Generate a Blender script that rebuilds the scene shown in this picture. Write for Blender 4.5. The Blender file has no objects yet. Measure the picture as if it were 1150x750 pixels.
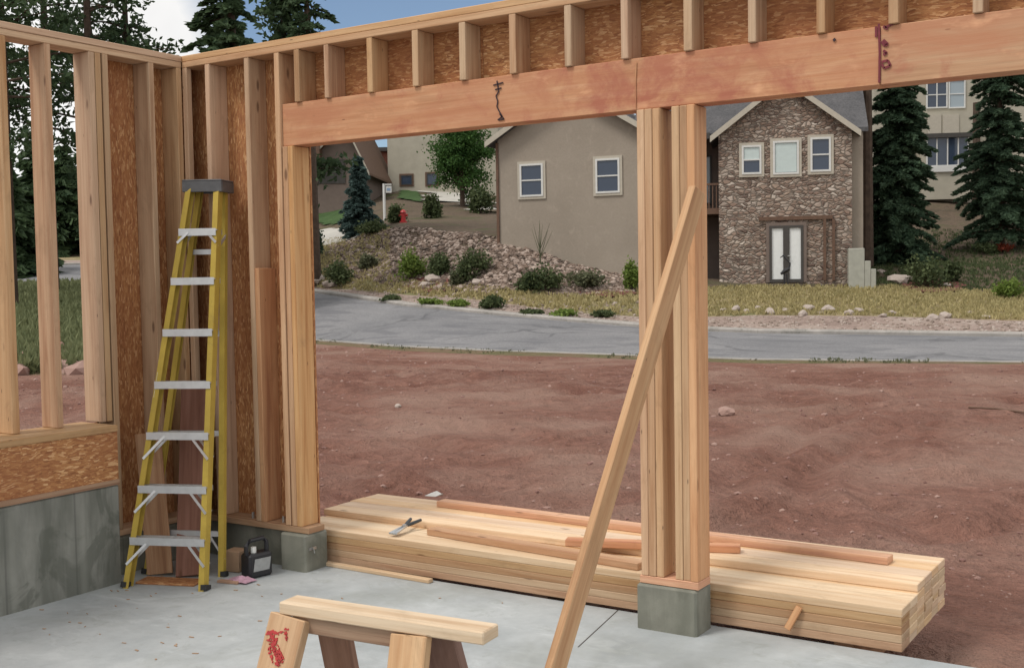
import bpy, bmesh, math, random
import numpy as np
from mathutils import Vector, Matrix, noise
random.seed(7); rng = np.random.default_rng(7)
R = math.radians
SC = bpy.context.scene; COL = SC.collection

# ------------------------------------------------------------------ camera
F_PX, PIT, ROL, YAW = 1282.278, .0494005, -.0165286, -.5713927
CAM = np.array([5.454779, -4.822768, 1.671081]); PW, PH = 1150., 750.
fw = np.array([math.sin(YAW)*math.cos(PIT), math.cos(YAW)*math.cos(PIT), -math.sin(PIT)])
_r0 = np.array([math.cos(YAW), -math.sin(YAW), 0.]); _u0 = np.cross(_r0, fw)
rt = _r0*math.cos(ROL)+_u0*math.sin(ROL); up = -_r0*math.sin(ROL)+_u0*math.cos(ROL)
fh = np.array([math.sin(YAW), math.cos(YAW)]); rh = np.array([fh[1], -fh[0]])
def ray(x, y): return fw*F_PX+rt*(x-PW/2)-up*(y-PH/2)
def hit(x, y, ax, v):
    d = ray(x, y); return CAM+d*((v-CAM[ax])/d[ax])
def at(x, y, D):
    d = ray(x, y); return CAM+d*(D/(d[:2]@fh))
cam = bpy.data.cameras.new('camera'); cam.lens = 36*F_PX/PW; cam.sensor_width = 36
cam.clip_start = .05; cam.clip_end = 3000
co = bpy.data.objects.new('camera', cam); COL.objects.link(co); SC.camera = co
co.matrix_world = Matrix(((rt[0], up[0], -fw[0], CAM[0]), (rt[1], up[1], -fw[1], CAM[1]), (rt[2], up[2], -fw[2], CAM[2]), (0, 0, 0, 1)))

# ------------------------------------------------------------------ materials
def nodes_mat(name):
    m = bpy.data.materials.new(name); m.use_nodes = True
    nt = m.node_tree; b = nt.nodes['Principled BSDF']; return m, nt, b
class N:
    """small node helper"""
    def __init__(s, nt): s.nt = nt
    def n(s, t, **k):
        nd = s.nt.nodes.new(t)
        for a, v in k.items():
            if a.startswith('i_'): nd.inputs[int(a[2:])].default_value = v
            else: setattr(nd, a, v)
        return nd
    def l(s, a, b): s.nt.links.new(a, b)
    def noise(s, vec, scale, detail=4, rough=.55, dist=0):
        nd = s.n('ShaderNodeTexNoise'); nd.inputs['Scale'].default_value = scale
        nd.inputs['Detail'].default_value = detail; nd.inputs['Roughness'].default_value = rough
        nd.inputs['Distortion'].default_value = dist
        if vec is not None: s.l(vec, nd.inputs['Vector'])
        return nd.outputs['Fac']
    def ramp(s, fac, stops, interp='LINEAR'):
        nd = s.n('ShaderNodeValToRGB'); cr = nd.color_ramp; cr.interpolation = interp
        while len(cr.elements) > 1: cr.elements.remove(cr.elements[-1])
        for i, (p, c) in enumerate(stops):
            if isinstance(c, (int, float)): c = (c, c, c)
            e = cr.elements[0] if i == 0 else cr.elements.new(p)
            e.position = p; e.color = (*c[:3], 1)
        s.l(fac, nd.inputs[0]); return nd.outputs[0]
    def mix(s, fac, a, b, mode='MIX'):
        nd = s.n('ShaderNodeMix', data_type='RGBA', blend_type=mode)
        for i, v in ((0, fac), (6, a), (7, b)):
            if isinstance(v, (int, float)): nd.inputs[i].default_value = v
            elif isinstance(v, tuple): nd.inputs[i].default_value = (*v[:3], 1)
            else: s.l(v, nd.inputs[i])
        return nd.outputs[2]
    def mapping(s, vec, scale=(1, 1, 1), rot=(0, 0, 0), loc=(0, 0, 0)):
        nd = s.n('ShaderNodeMapping'); s.l(vec, nd.inputs[0])
        nd.inputs['Scale'].default_value = scale; nd.inputs['Rotation'].default_value = rot; nd.inputs['Location'].default_value = loc
        return nd.outputs[0]
    def math(s, op, a, b=0.):
        nd = s.n('ShaderNodeMath', operation=op)
        for i, v in enumerate((a, b)):
            if isinstance(v, (int, float)): nd.inputs[i].default_value = v
            else: s.l(v, nd.inputs[i])
        return nd.outputs[0]
    def bump(s, h, strength, dist, bsdf):
        nd = s.n('ShaderNodeBump'); nd.inputs['Strength'].default_value = strength; nd.inputs['Distance'].default_value = dist
        s.l(h, nd.inputs['Height']); s.l(nd.outputs[0], bsdf.inputs['Normal'])
    def objpos(s): return s.n('ShaderNodeNewGeometry').outputs['Position']
def simple(name, col, rough=.6, var=.12, scale=8, metal=0, bump=0):
    m, nt, b = nodes_mat(name); h = N(nt)
    f = h.noise(h.objpos(), scale, 5, .6)
    lo = tuple(c*(1-var) for c in col); hi = tuple(min(1, c*(1+var)) for c in col)
    h.l(h.ramp(f, [(.3, lo), (.7, hi)]), b.inputs['Base Color'])
    b.inputs['Roughness'].default_value = rough; b.inputs['Metallic'].default_value = metal
    if bump: h.bump(f, bump, .01, b)
    return m
def wood(name, pale, mid, dark, stain=None, rough=.7):
    m, nt, b = nodes_mat(name); h = N(nt)
    uv = h.n('ShaderNodeTexCoord').outputs['UV']; oi = h.n('ShaderNodeObjectInfo').outputs['Random']
    off = h.n('ShaderNodeCombineXYZ'); h.l(h.math('MULTIPLY', oi, 37.), off.inputs[0]); h.l(h.math('MULTIPLY', oi, 91.), off.inputs[1]); h.l(h.math('MULTIPLY', oi, 53.), off.inputs[2])
    add = h.n('ShaderNodeVectorMath', operation='ADD'); h.l(uv, add.inputs[0]); h.l(off.outputs[0], add.inputs[1]); v = add.outputs[0]
    g1 = h.noise(h.mapping(v, (1.1, 26, 1)), 1.0, 5, .6, .6)
    g2 = h.noise(h.mapping(v, (3.5, 160, 1)), 1.0, 3, .6, .2)
    base = h.ramp(g1, [(.31, dark), (.46, mid), (.64, pale)])
    base = h.mix(h.math('MULTIPLY', h.ramp(g2, [(.45, 0.), (.75, 1.)]), .35), base, tuple(c*.62 for c in mid))
    # knots: sparse dark ovals
    vo = h.n('ShaderNodeTexVoronoi'); vo.inputs['Scale'].default_value = 1.; vo.inputs['Randomness'].default_value = 1.
    h.l(h.mapping(v, (3.2, 10, 1)), vo.inputs['Vector'])
    kn = h.ramp(vo.outputs['Distance'], [(.07, 1.), (.14, 0.)])
    pick = h.math('GREATER_THAN', vo.outputs['Color'], .55)
    base = h.mix(h.math('MULTIPLY', h.math('MULTIPLY', kn, pick), .75), base, (.12, .055, .025))
    hv = h.n('ShaderNodeHueSaturation'); h.l(base, hv.inputs['Color'])
    h.l(h.math('ADD', h.math('MULTIPLY', oi, .34), .82), hv.inputs['Value'])
    o2 = h.math('FRACT', h.math('MULTIPLY', oi, 17.3)); h.l(h.math('ADD', h.math('MULTIPLY', o2, .26), .82), hv.inputs['Saturation'])
    h.l(h.math('ADD', h.math('MULTIPLY', h.math('FRACT', h.math('MULTIPLY', oi, 7.7)), .012), .493), hv.inputs['Hue'])
    out = hv.outputs[0]
    sm_ = h.noise(h.mapping(v, (2.2, 5, 1)), 1.2, 5, .7, .8); out = h.mix(h.ramp(sm_, [(.55, 0.), (.75, .38)]), out, tuple(c*.45 for c in mid))
    vd = h.n('ShaderNodeTexVoronoi'); vd.inputs['Scale'].default_value = 1.; h.l(h.mapping(v, (4.2, 17, 1)), vd.inputs['Vector'])
    out = h.mix(h.math('MULTIPLY', h.ramp(vd.outputs['Distance'], [(.035, 1.), (.06, 0.)]), .7), out, (.05, .03, .02))
    if stain:
        sx_ = h.n('ShaderNodeSeparateXYZ'); h.l(h.objpos(), sx_.inputs[0]); bl = h.math('SUBTRACT', 1., h.math('MULTIPLY', h.math('ABSOLUTE', h.math('SUBTRACT', sx_.outputs[0], 3.25)), 1.1)); bl = h.math('MAXIMUM', bl, 0.)
        s0 = h.noise(h.objpos(), 5, 5, .65, .4); out = h.mix(h.ramp(h.math('ADD', s0, h.math('MULTIPLY', bl, .22)), [(.55, 0.), (.74, .75)]), out, (.36, .11, .075))
        s1 = h.noise(h.mapping(v, (1.3, 4.5, 1)), 1.4, 5, .62, .6)
        out = h.mix(h.ramp(s1, [(.42, 0.), (.62, .75)]), out, stain)
        s2 = h.noise(h.mapping(v, (4, 9, 1)), 1.3, 4, .6)
        out = h.mix(h.ramp(s2, [(.6, 0.), (.8, .45)]), out, tuple(c*1.6 for c in pale))
    h.l(out, b.inputs['Base Color']); b.inputs['Roughness'].default_value = rough
    b.inputs['Specular IOR Level'].default_value = .25
    h.bump(g2, .25, .002, b); return m
def osb(name, tint=(1, 1, 1)):
    m, nt, b = nodes_mat(name); h = N(nt)
    uv = h.n('ShaderNodeTexCoord').outputs['UV']
    lay = []
    for i, (rot, sc) in enumerate(((.25, (28, 120, 1)), (1.25, (31, 110, 1)), (-.75, (27, 115, 1)), (2.2, (33, 130, 1)))):
        wob = h.n('ShaderNodeVectorMath', operation='ADD'); nn = h.n('ShaderNodeTexNoise'); nn.inputs['Scale'].default_value = 6
        h.l(uv, nn.inputs['Vector']); ms = h.n('ShaderNodeVectorMath', operation='SCALE'); h.l(nn.outputs['Color'], ms.inputs[0]); ms.inputs['Scale'].default_value = .05
        h.l(uv, wob.inputs[0]); h.l(ms.outputs[0], wob.inputs[1])
        vo = h.n('ShaderNodeTexVoronoi'); vo.inputs['Scale'].default_value = 1.
        h.l(h.mapping(wob.outputs[0], sc, (0, 0, rot), (i*3.1, i*1.7, 0)), vo.inputs['Vector'])
        lay.append((vo.outputs['Color'], vo.outputs['Distance']))
    sep = lambda c, k: h.l
    def chan(c, k):
        s = h.n('ShaderNodeSeparateColor'); h.l(c, s.inputs[0]); return s.outputs[k]
    val = chan(lay[0][0], 0)
    for c, d in lay[1:]:
        f = h.math('GREATER_THAN', chan(c, 1), .55)
        mx = h.n('ShaderNodeMix', data_type='FLOAT'); h.l(f, mx.inputs[0]); h.l(val, mx.inputs[2]); h.l(chan(c, 0), mx.inputs[3]); val = mx.outputs[0]
    t = lambda c: tuple(a*b_ for a, b_ in zip(c, tint))
    col = h.ramp(val, [(.0, t((.25, .11, .048))), (.2, t((.33, .155, .07))), (.55, t((.40, .205, .09))), (.82, t((.48, .275, .13))), (.97, t((.64, .44, .26)))])
    big = h.noise(uv, 1.6, 3, .5)
    col = h.mix(h.ramp(big, [(.35, 0.), (.7, .5)]), col, t((.26, .10, .045)), 'MIX')
    fine = h.noise(h.mapping(uv, (90, 220, 1)), 1, 2)
    col = h.mix(.25, col, h.ramp(fine, [(.3, .2), (.7, 1.)]), 'MULTIPLY')
    h.l(col, b.inputs['Base Color']); b.inputs['Roughness'].default_value = .75
    h.bump(val, .4, .003, b); return m
def concrete(name, a, b_, stains=(.05, .06, .045), scale=1.5, streak=False, amt=.6):
    m, nt, b = nodes_mat(name); h = N(nt); p = h.objpos()
    f = h.noise(p, scale, 6, .6); g = h.noise(p, 14, 5, .65); k = h.noise(p, 70, 3, .6)
    col = h.ramp(f, [(.32, a), (.68, b_)])
    col = h.mix(.5, col, h.ramp(g, [(.25, .72), (.75, 1.)]), 'MULTIPLY')
    if streak:
        s = h.noise(h.mapping(p, (3, 3, .5)), 2.2, 4, .6, .4)
        col = h.mix(h.ramp(s, [(.42, 0.), (.62, amt)]), col, stains)
        sy_ = h.n('ShaderNodeSeparateXYZ'); h.l(p, sy_.inputs[0]); fr_ = h.math('FRACT', h.math('ADD', h.math('MULTIPLY', sy_.outputs[1], 2.4), .37)); col = h.mix(h.ramp(fr_, [(.0, .6), (.02, .6), (.035, 0.)]), col, tuple(c*.6 for c in a))
        s = h.noise(p, 3.2, 4, .6, 1.2); col = h.mix(h.ramp(s, [(.54, 0.), (.62, amt)]), col, stains)
        s = h.noise(h.mapping(p, (1, 9, .3)), 1.6, 2, .5)
        col = h.mix(h.ramp(s, [(.55, 0.), (.7, .35)]), col, b_)
    else:
        s = h.noise(h.mapping(p, (1, 1, 1)), 5.5, 6, .75, 1.); col = h.mix(h.ramp(s, [(.57, 0.), (.66, .4)]), col, stains)
        s = h.noise(h.mapping(p, (1, 2.5, 1), (0, 0, .6)), 2.4, 5, .7, .8); col = h.mix(h.ramp(s, [(.56, 0.), (.68, .35)]), col, tuple(min(1, c*1.2) for c in b_))
        s = h.noise(p, .9, 5, .7, .5)
        col = h.mix(h.ramp(s, [(.52, 0.), (.75, amt)]), col, stains)
    h.l(col, b.inputs['Base Color']); b.inputs['Roughness'].default_value = .75
    b.inputs['Specular IOR Level'].default_value = .35
    h.bump(h.math('ADD', g, h.math('MULTIPLY', k, .4)), .25, .006, b); return m
def ground(name, stops, scale=.6, fine=9, bump=.5, bd=.03, extra=None, rough=.95):
    m, nt, b = nodes_mat(name); h = N(nt); p = h.objpos()
    f = h.noise(p, scale, 6, .65, .3); g = h.noise(p, fine, 6, .7); k = h.noise(p, fine*5, 3, .7)
    col = h.ramp(f, stops)
    col = h.mix(.75, col, h.ramp(g, [(.28, .5), (.5, .85), (.72, 1.15)]), 'MULTIPLY')
    col = h.mix(.6, col, h.ramp(k, [(.3, .6), (.7, 1.1)]), 'MULTIPLY')
    if extra: col = extra(h, p, col)
    h.l(col, b.inputs['Base Color']); b.inputs['Roughness'].default_value = rough; b.inputs['Specular IOR Level'].default_value = .15
    h.bump(h.math('ADD', g, h.math('MULTIPLY', k, .35)), bump, bd, b); return m
def foliage(name, dark, light, rough=.7):
    m, nt, b = nodes_mat(name); h = N(nt)
    g = h.n('ShaderNodeNewGeometry'); r = g.outputs['Random Per Island']
    f = h.noise(g.outputs['Position'], .9, 3, .6)
    a = h.math('ADD', h.math('MULTIPLY', r, .6), h.math('MULTIPLY', f, .5))
    h.l(h.ramp(a, [(.2, dark), (.9, light)]), b.inputs['Base Color'])
    b.inputs['Roughness'].default_value = rough; b.inputs['Specular IOR Level'].default_value = .2
    tr = h.n('ShaderNodeBsdfTranslucent'); tr.inputs[0].default_value = (*light, 1)
    ms = h.n('ShaderNodeMixShader'); ms.inputs[0].default_value = .3
    out = nt.nodes['Material Output']; h.l(b.outputs[0], ms.inputs[1]); h.l(tr.outputs[0], ms.inputs[2]); h.l(ms.outputs[0], out.inputs[0])
    return m
M = {}
M['stud'] = wood('stud_wood', (.56, .37, .215), (.49, .30, .165), (.38, .205, .10))
M['post'] = wood('post_wood', (.60, .38, .21), (.52, .30, .155), (.40, .205, .10))
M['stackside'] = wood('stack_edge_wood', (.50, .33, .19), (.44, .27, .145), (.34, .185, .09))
M['stack'] = wood('stack_wood', (.72, .54, .35), (.65, .46, .275), (.53, .33, .17))
M['reddish'] = wood('fir_wood', (.60, .33, .17), (.52, .25, .12), (.38, .16, .08))
M['header'] = wood('laminated_veneer', (.58, .34, .20), (.53, .28, .155), (.44, .21, .11), stain=(.46, .20, .11))
M['oldwood'] = wood('weathered_wood', (.42, .26, .16), (.34, .19, .11), (.24, .12, .07))
M['osb'] = osb('strand_board', (1.14, 1.0, .84)); M['osbp'] = osb('strand_board_pale', (1.2, 1.1, .95))
M['slab'] = concrete('slab_concrete', (.335, .36, .37), (.475, .50, .505), stains=(.26, .275, .255), amt=.75)
M['stem'] = concrete('stem_wall_concrete', (.19, .195, .175), (.29, .295, .265), stains=(.10, .108, .09), streak=True)
M['curb'] = concrete('pier_concrete', (.17, .17, .14), (.27, .27, .225), stains=(.11, .115, .09), scale=4, streak=True, amt=.5)
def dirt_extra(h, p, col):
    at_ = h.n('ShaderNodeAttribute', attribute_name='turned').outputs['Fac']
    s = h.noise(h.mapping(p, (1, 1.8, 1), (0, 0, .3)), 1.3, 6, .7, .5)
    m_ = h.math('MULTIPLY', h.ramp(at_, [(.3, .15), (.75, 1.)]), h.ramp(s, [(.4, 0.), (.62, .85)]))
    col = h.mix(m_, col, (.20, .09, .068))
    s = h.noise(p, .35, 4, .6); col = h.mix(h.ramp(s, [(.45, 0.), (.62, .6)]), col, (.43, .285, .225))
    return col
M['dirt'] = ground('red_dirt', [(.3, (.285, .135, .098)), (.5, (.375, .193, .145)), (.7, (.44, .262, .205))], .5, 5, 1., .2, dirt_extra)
def asph_extra(h, p, col):
    w = h.n('ShaderNodeTexVoronoi', feature='DISTANCE_TO_EDGE'); w.inputs['Scale'].default_value = .22
    nn = h.n('ShaderNodeTexNoise'); nn.inputs['Scale'].default_value = .5; nn.inputs['Detail'].default_value = 3; h.l(p, nn.inputs['Vector'])
    ad = h.n('ShaderNodeVectorMath', operation='MULTIPLY_ADD'); h.l(nn.outputs['Color'], ad.inputs[0]); ad.inputs[1].default_value = (4, 4, 0); h.l(p, ad.inputs[2])
    h.l(ad.outputs[0], w.inputs['Vector'])
    k = h.noise(p, .35, 2)
    pt_ = h.noise(h.mapping(p, (.5, 1.6, 1), (0, 0, .3)), .7, 4, .6, .8); col = h.mix(h.ramp(pt_, [(.52, 0.), (.6, .6)]), col, (.13, .13, .14))
    f = h.math('MULTIPLY', h.ramp(w.outputs['Distance'], [(.012, 1.), (.03, 0.)]), h.ramp(k, [(.45, 0.), (.6, .6)]))
    return h.mix(f, col, (.09, .09, .095))
M['asphalt'] = ground('asphalt', [(.3, (.20, .20, .21)), (.7, (.29, .285, .29))], .3, 16, .2, .01, asph_extra)
M['kerb'] = concrete('kerb_concrete', (.29, .27, .25), (.40, .37, .34))
M['gravel'] = ground('pink_gravel', [(.3, (.27, .20, .17)), (.5, (.38, .29, .25)), (.7, (.46, .38, .33))], .8, 10, .8, .04)
def lawn_extra(h, p, col):
    s = h.noise(p, .45, 4, .6); return h.mix(h.ramp(s, [(.48, 0.), (.66, .7)]), col, (.14, .15, .065))
M['lawn'] = ground('dry_lawn', [(.3, (.22, .175, .09)), (.5, (.33, .27, .15)), (.7, (.40, .31, .19))], .5, 8, .6, .05, lawn_extra)
M['hill'] = ground('hillside_soil', [(.3, (.085, .075, .05)), (.5, (.15, .11, .08)), (.7, (.09, .10, .045))], .35, 6, .7, .06)
M['green'] = ground('green_lawn', [(.3, (.045, .085, .03)), (.7, (.08, .135, .05))], 1, 9, .5, .03)
M['redmulch'] = ground('red_mulch', [(.3, (.13, .045, .04)), (.7, (.21, .085, .075))], 1.5, 12, .8, .03)
M['rock'] = None
def rockmat(name, c1, c2, c3):
    m, nt, b = nodes_mat(name); h = N(nt); g = h.n('ShaderNodeNewGeometry')
    f = h.noise(g.outputs['Position'], 6, 5, .7)
    a = h.math('ADD', h.math('MULTIPLY', g.outputs['Random Per Island'], .65), h.math('MULTIPLY', f, .35))
    h.l(h.ramp(a, [(.15, c1), (.5, c2), (.85, c3)]), b.inputs['Base Color']); b.inputs['Roughness'].default_value = .9
    h.bump(f, .5, .03, b); return m
M['rock'] = rockmat('bank_rock', (.06, .045, .035), (.18, .125, .095), (.42, .34, .29))
M['boulder'] = rockmat('pale_boulder', (.17, .13, .105), (.29, .225, .185), (.42, .36, .32))
M['clod'] = rockmat('dirt_clod', (.16, .08, .065), (.25, .14, .115), (.36, .24, .20))
def stonewall():
    m, nt, b = nodes_mat('stone_veneer'); h = N(nt); uv = h.n('ShaderNodeTexCoord').outputs['UV']
    nn = h.n('ShaderNodeTexNoise'); nn.inputs['Scale'].default_value = 1.6; h.l(uv, nn.inputs['Vector'])
    ad = h.n('ShaderNodeVectorMath', operation='MULTIPLY_ADD'); h.l(nn.outputs['Color'], ad.inputs[0]); ad.inputs[1].default_value = (.35, .35, 0); h.l(uv, ad.inputs[2])
    mp = h.mapping(ad.outputs[0], (4.6, 10.5, 1))
    v = h.n('ShaderNodeTexVoronoi'); v.inputs['Scale'].default_value = 1; h.l(mp, v.inputs['Vector'])
    e = h.n('ShaderNodeTexVoronoi', feature='DISTANCE_TO_EDGE'); e.inputs['Scale'].default_value = 1; h.l(mp, e.inputs['Vector'])
    s = h.n('ShaderNodeSeparateColor'); h.l(v.outputs['Color'], s.inputs[0])
    col = h.ramp(s.outputs[0], [(0, (.15, .10, .08)), (.3, (.29, .20, .155)), (.55, (.37, .275, .215)), (.75, (.39, .32, .27)), (.9, (.48, .39, .32)), (1, (.58, .50, .43))])
    f = h.noise(uv, 9, 4, .6); col = h.mix(.5, col, h.ramp(f, [(.3, .6), (.7, 1.1)]), 'MULTIPLY')
    col = h.mix(h.ramp(e.outputs['Distance'], [(.03, 1.), (.09, 0.)]), col, (.17, .14, .115))
    h.l(col, b.inputs['Base Color']); b.inputs['Roughness'].default_value = .9
    h.bump(h.ramp(e.outputs['Distance'], [(0., 0.), (.2, 1.)]), .8, .06, b); return m
M['stone'] = stonewall()
M['stucco'] = concrete('taupe_stucco', (.30, .255, .205), (.345, .295, .24), stains=(.27, .23, .185), scale=.5, amt=.5)
M['stucco2'] = simple('cream_stucco', (.40, .37, .30), .95, .08, 1.5)
M['brown_shade_stucco'] = simple('brown_siding_shaded_stucco', (.17, .13, .11), .9, .1, 3)  # brown house walls, also beige stucco with porch shade mixed into its colour
M['shingle'] = ground('grey_shingles', [(.3, (.10, .10, .105)), (.7, (.15, .145, .15))], 1.5, 12, .3, .02)
M['trimtan'] = simple('tan_trim', (.44, .40, .33), .7, .06)
M['trimwhite'] = simple('white_trim', (.62, .62, .60), .5, .04)
M['trimdark'] = simple('dark_trim', (.05, .045, .04), .5, .1)
M['brown'] = simple('brown_timber', (.12, .065, .04), .7, .2)
M['redbrown'] = simple('red_brown_siding', (.20, .065, .04), .7, .15)
M['blind'] = simple('pale_blind', (.50, .58, .57), .6, .04)
def glass(name, col, rough=.08):
    m, nt, b = nodes_mat(name); b.inputs['Base Color'].default_value = (*col, 1); b.inputs['Roughness'].default_value = rough
    b.inputs['Specular IOR Level'].default_value = .6; h = N(nt); f = h.noise(h.objpos(), .8, 2); h.bump(f, .08, .05, b); return m
M['doorpane'] = simple('white_door_blind', (.72, .74, .73), .4, .04)
M['glass'] = glass('window_glass', (.035, .052, .085)); M['glasspale'] = glass('pale_window_glass', (.30, .36, .40), .15)
M['leaf'] = foliage('broad_leaves', (.02, .06, .015), (.09, .18, .045))
M['spruce'] = foliage('spruce_needles', (.025, .055, .032), (.10, .155, .09))
M['bluespruce'] = foliage('blue_spruce_needles', (.03, .06, .055), (.12, .18, .165))
M['pine'] = foliage('pine_needles', (.022, .045, .022), (.085, .13, .06))
M['shrub'] = foliage('shrub_leaves', (.03, .048, .02), (.12, .15, .065))
M['shruby'] = foliage('bright_shrub_leaves', (.07, .11, .02), (.22, .30, .07))
M['shrubg'] = foliage('grey_green_leaves', (.05, .06, .035), (.17, .18, .10))
M['shrub2'] = foliage('field_grass_blades', (.09, .11, .05), (.24, .26, .13))
M['drygrass'] = foliage('dry_grass', (.20, .18, .08), (.54, .46, .24))
M['flower'] = foliage('red_flowers', (.18, .03, .025), (.38, .10, .05))
M['bark'] = simple('bark', (.075, .05, .035), .95, .35, 5, bump=.6)
M['yellow'] = concrete('yellow_fibreglass', (.44, .31, .055), (.53, .385, .07), stains=(.26, .19, .06), scale=5, amt=.35)
M['yellow_old'] = simple('yellow_fibreglass', (.47, .33, .06), .5, .15, 6)
M['alu'] = simple('aluminium', (.62, .63, .64), .38, .08, 20, metal=.55)
M['cap'] = simple('grey_plastic', (.10, .10, .105), .55, .2, 20)
M['rubber'] = simple('black_rubber', (.025, .025, .025), .8, .1)
M['black'] = simple('black_plastic', (.018, .018, .022), .4, .1)
M['greylabel'] = simple('grey_label', (.33, .34, .34), .5, .12, 30)
M['steel'] = simple('worn_steel', (.55, .55, .54), .35, .2, 40, metal=.8)
M['grip'] = simple('dark_grip', (.03, .035, .04), .5, .1)
M['pink'] = simple('pink_cloth', (.50, .30, .38), .9, .15, 25)
M['paper'] = simple('white_paper', (.75, .75, .72), .8, .05)
M['card'] = simple('cardboard', (.38, .25, .16), .85, .12, 12)
M['plyred'] = wood('red_plywood', (.30, .165, .12), (.25, .13, .09), (.18, .085, .06))
M['redpaint'] = simple('red_paint', (.42, .035, .035), .6, .2, 30)
M['ink'] = simple('dark_ink', (.035, .015, .02), .7, .2, 30)
M['inkred'] = simple('maroon_crayon', (.16, .02, .03), .7, .2, 30)
M['signblue'] = simple('blue_panel', (.25, .35, .5), .5, .05)
M['hydrant'] = simple('hydrant_paint', (.42, .03, .03), .5, .15, 10)
M['metalgrey'] = simple('utility_grey', (.35, .35, .30), .6, .1, 6)
M['terra'] = simple('light_driveway', (.42, .40, .36), .9, .1, 1.5)

# ------------------------------------------------------------------ mesh helpers
class MB:
    def __init__(s): s.v = []; s.f = []; s.uv = []; s.sm = []
    def quad(s, pts, uvs=None):
        i = len(s.v); s.v += [tuple(map(float, p)) for p in pts]; s.f.append(tuple(range(i, i+len(pts))))
        s.uv.append(uvs or [(0, 0)]*len(pts))
    def box(s, c, X, Y, Z):
        """centre and three full edge vectors"""
        c = np.array(c, float); A = [np.array(a, float) for a in (X, Y, Z)]
        if np.dot(np.cross(A[0], A[1]), A[2]) < 0: A[0] = -A[0]
        L = [np.linalg.norm(a) for a in A]; lo = int(np.argmax(L)); i = len(s.v)
        off = (random.random()*5, random.random()*5)
        sg = [(-1, -1, -1), (1, -1, -1), (1, 1, -1), (-1, 1, -1), (-1, -1, 1), (1, -1, 1), (1, 1, 1), (-1, 1, 1)]
        for g in sg: s.v.append(tuple(c+sum(A[k]*g[k]/2 for k in range(3))))
        for fi, (f, nax) in enumerate((((0, 3, 2, 1), 2), ((4, 5, 6, 7), 2), ((0, 1, 5, 4), 1), ((2, 3, 7, 6), 1), ((1, 2, 6, 5), 0), ((0, 4, 7, 3), 0))):
            ax = [k for k in range(3) if k != nax]
            if lo in ax: u = lo; w = [k for k in ax if k != lo][0]
            else: u, w = ax
            s.f.append(tuple(i+j for j in f))
            s.uv.append([(sg[j][u]*L[u]/2+off[0], sg[j][w]*L[w]/2+off[1]+fi*.37) for j in f])
        return s
    def aab(s, x0, x1, y0, y1, z0, z1): return s.box(((x0+x1)/2, (y0+y1)/2, (z0+z1)/2), (x1-x0, 0, 0), (0, y1-y0, 0), (0, 0, z1-z0))
    def beam(s, p, q, side, w, t):
        """p->q, width w along 'side' (orthogonalised), thickness t"""
        p = np.array(p, float); q = np.array(q, float); a = q-p; L = np.linalg.norm(a); a /= L
        sd = np.array(side, float); sd -= a*(sd@a); sd /= np.linalg.norm(sd); n = np.cross(a, sd)
        return s.box((p+q)/2, a*L, sd*w, n*t)
    def tube(s, pts, rs, n=8, cap=True):
        pts = [np.array(p, float) for p in pts]; i0 = len(s.v)
        for k, p in enumerate(pts):
            a = pts[min(k+1, len(pts)-1)]-pts[max(k-1, 0)]; a = a/np.linalg.norm(a)
            h = np.array([0, 0, 1.]) if abs(a[2]) < .9 else np.array([1., 0, 0]); e1 = np.cross(a, h); e1 /= np.linalg.norm(e1); e2 = np.cross(a, e1)
            r = rs[k] if isinstance(rs, (list, tuple)) else rs
            for j in range(n):
                t = 2*math.pi*j/n; s.v.append(tuple(p+e1*r*math.cos(t)+e2*r*math.sin(t)))
        for k in range(len(pts)-1):
            for j in range(n):
                a = i0+k*n+j; b = i0+k*n+(j+1) % n
                s.f.append((a, a+n, b+n, b)); s.uv.append([(k*.3, j/n), (k*.3+.3, j/n), (k*.3+.3, (j+1)/n), (k*.3, (j+1)/n)])
        if cap:
            for base, rev in ((i0, 0), (i0+(len(pts)-1)*n, 1)):
                f = tuple(range(base, base+n)); s.f.append(f[::-1] if rev else f); s.uv.append([(0, 0)]*n)
        return s
    def build(s, name, mat, parent=None, bevel=0, smooth=False, loc=None):
        V = np.array(s.v); pl = WL.get(parent.name, np.zeros(3)) if parent else np.zeros(3)
        o3 = np.array(loc, float) if loc is not None else np.array([V[:, 0].mean(), V[:, 1].mean(), V[:, 2].min() if parent is None else V[:, 2].mean()])
        me = bpy.data.meshes.new(name); me.from_pydata([tuple(v-o3) for v in V], [], s.f)
        uvl = me.uv_layers.new(name='UVMap'); flat = [c for f in s.uv for p in f for c in p]; uvl.data.foreach_set('uv', flat)
        mats = mat if isinstance(mat, list) else [mat]
        for m_ in mats: me.materials.append(m_)
        if bevel:
            bm = bmesh.new(); bm.from_mesh(me); bmesh.ops.bevel(bm, geom=bm.edges[:], offset=bevel, segments=1, affect='EDGES', profile=.5); bm.to_mesh(me); bm.free()
        if smooth: me.shade_smooth() if hasattr(me, 'shade_smooth') else None
        o = bpy.data.objects.new(name, me); COL.objects.link(o)
        if parent: o.parent = parent
        o.location = tuple(o3-pl); WL[o.name] = o3
        return o
WL = {}
def tag(o, label=None, cat=None, group=None, kind=None):
    if label: o['label'] = label
    if cat: o['category'] = cat
    if group: o['group'] = group
    if kind: o['kind'] = kind
    return o
def thing(name, label, cat, loc=(0, 0, 0), group=None):
    o = bpy.data.objects.new(name, None); COL.objects.link(o); o.location = tuple(loc); WL[o.name] = np.array(loc, float); o.empty_display_size = .1
    return tag(o, label, cat, group)
def aab(name, x0, x1, y0, y1, z0, z1, mat, parent=None, bevel=.002): return MB().aab(x0, x1, y0, y1, z0, z1).build(name, mat, parent, bevel)
def jit(a): return random.uniform(-a, a)

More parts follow.
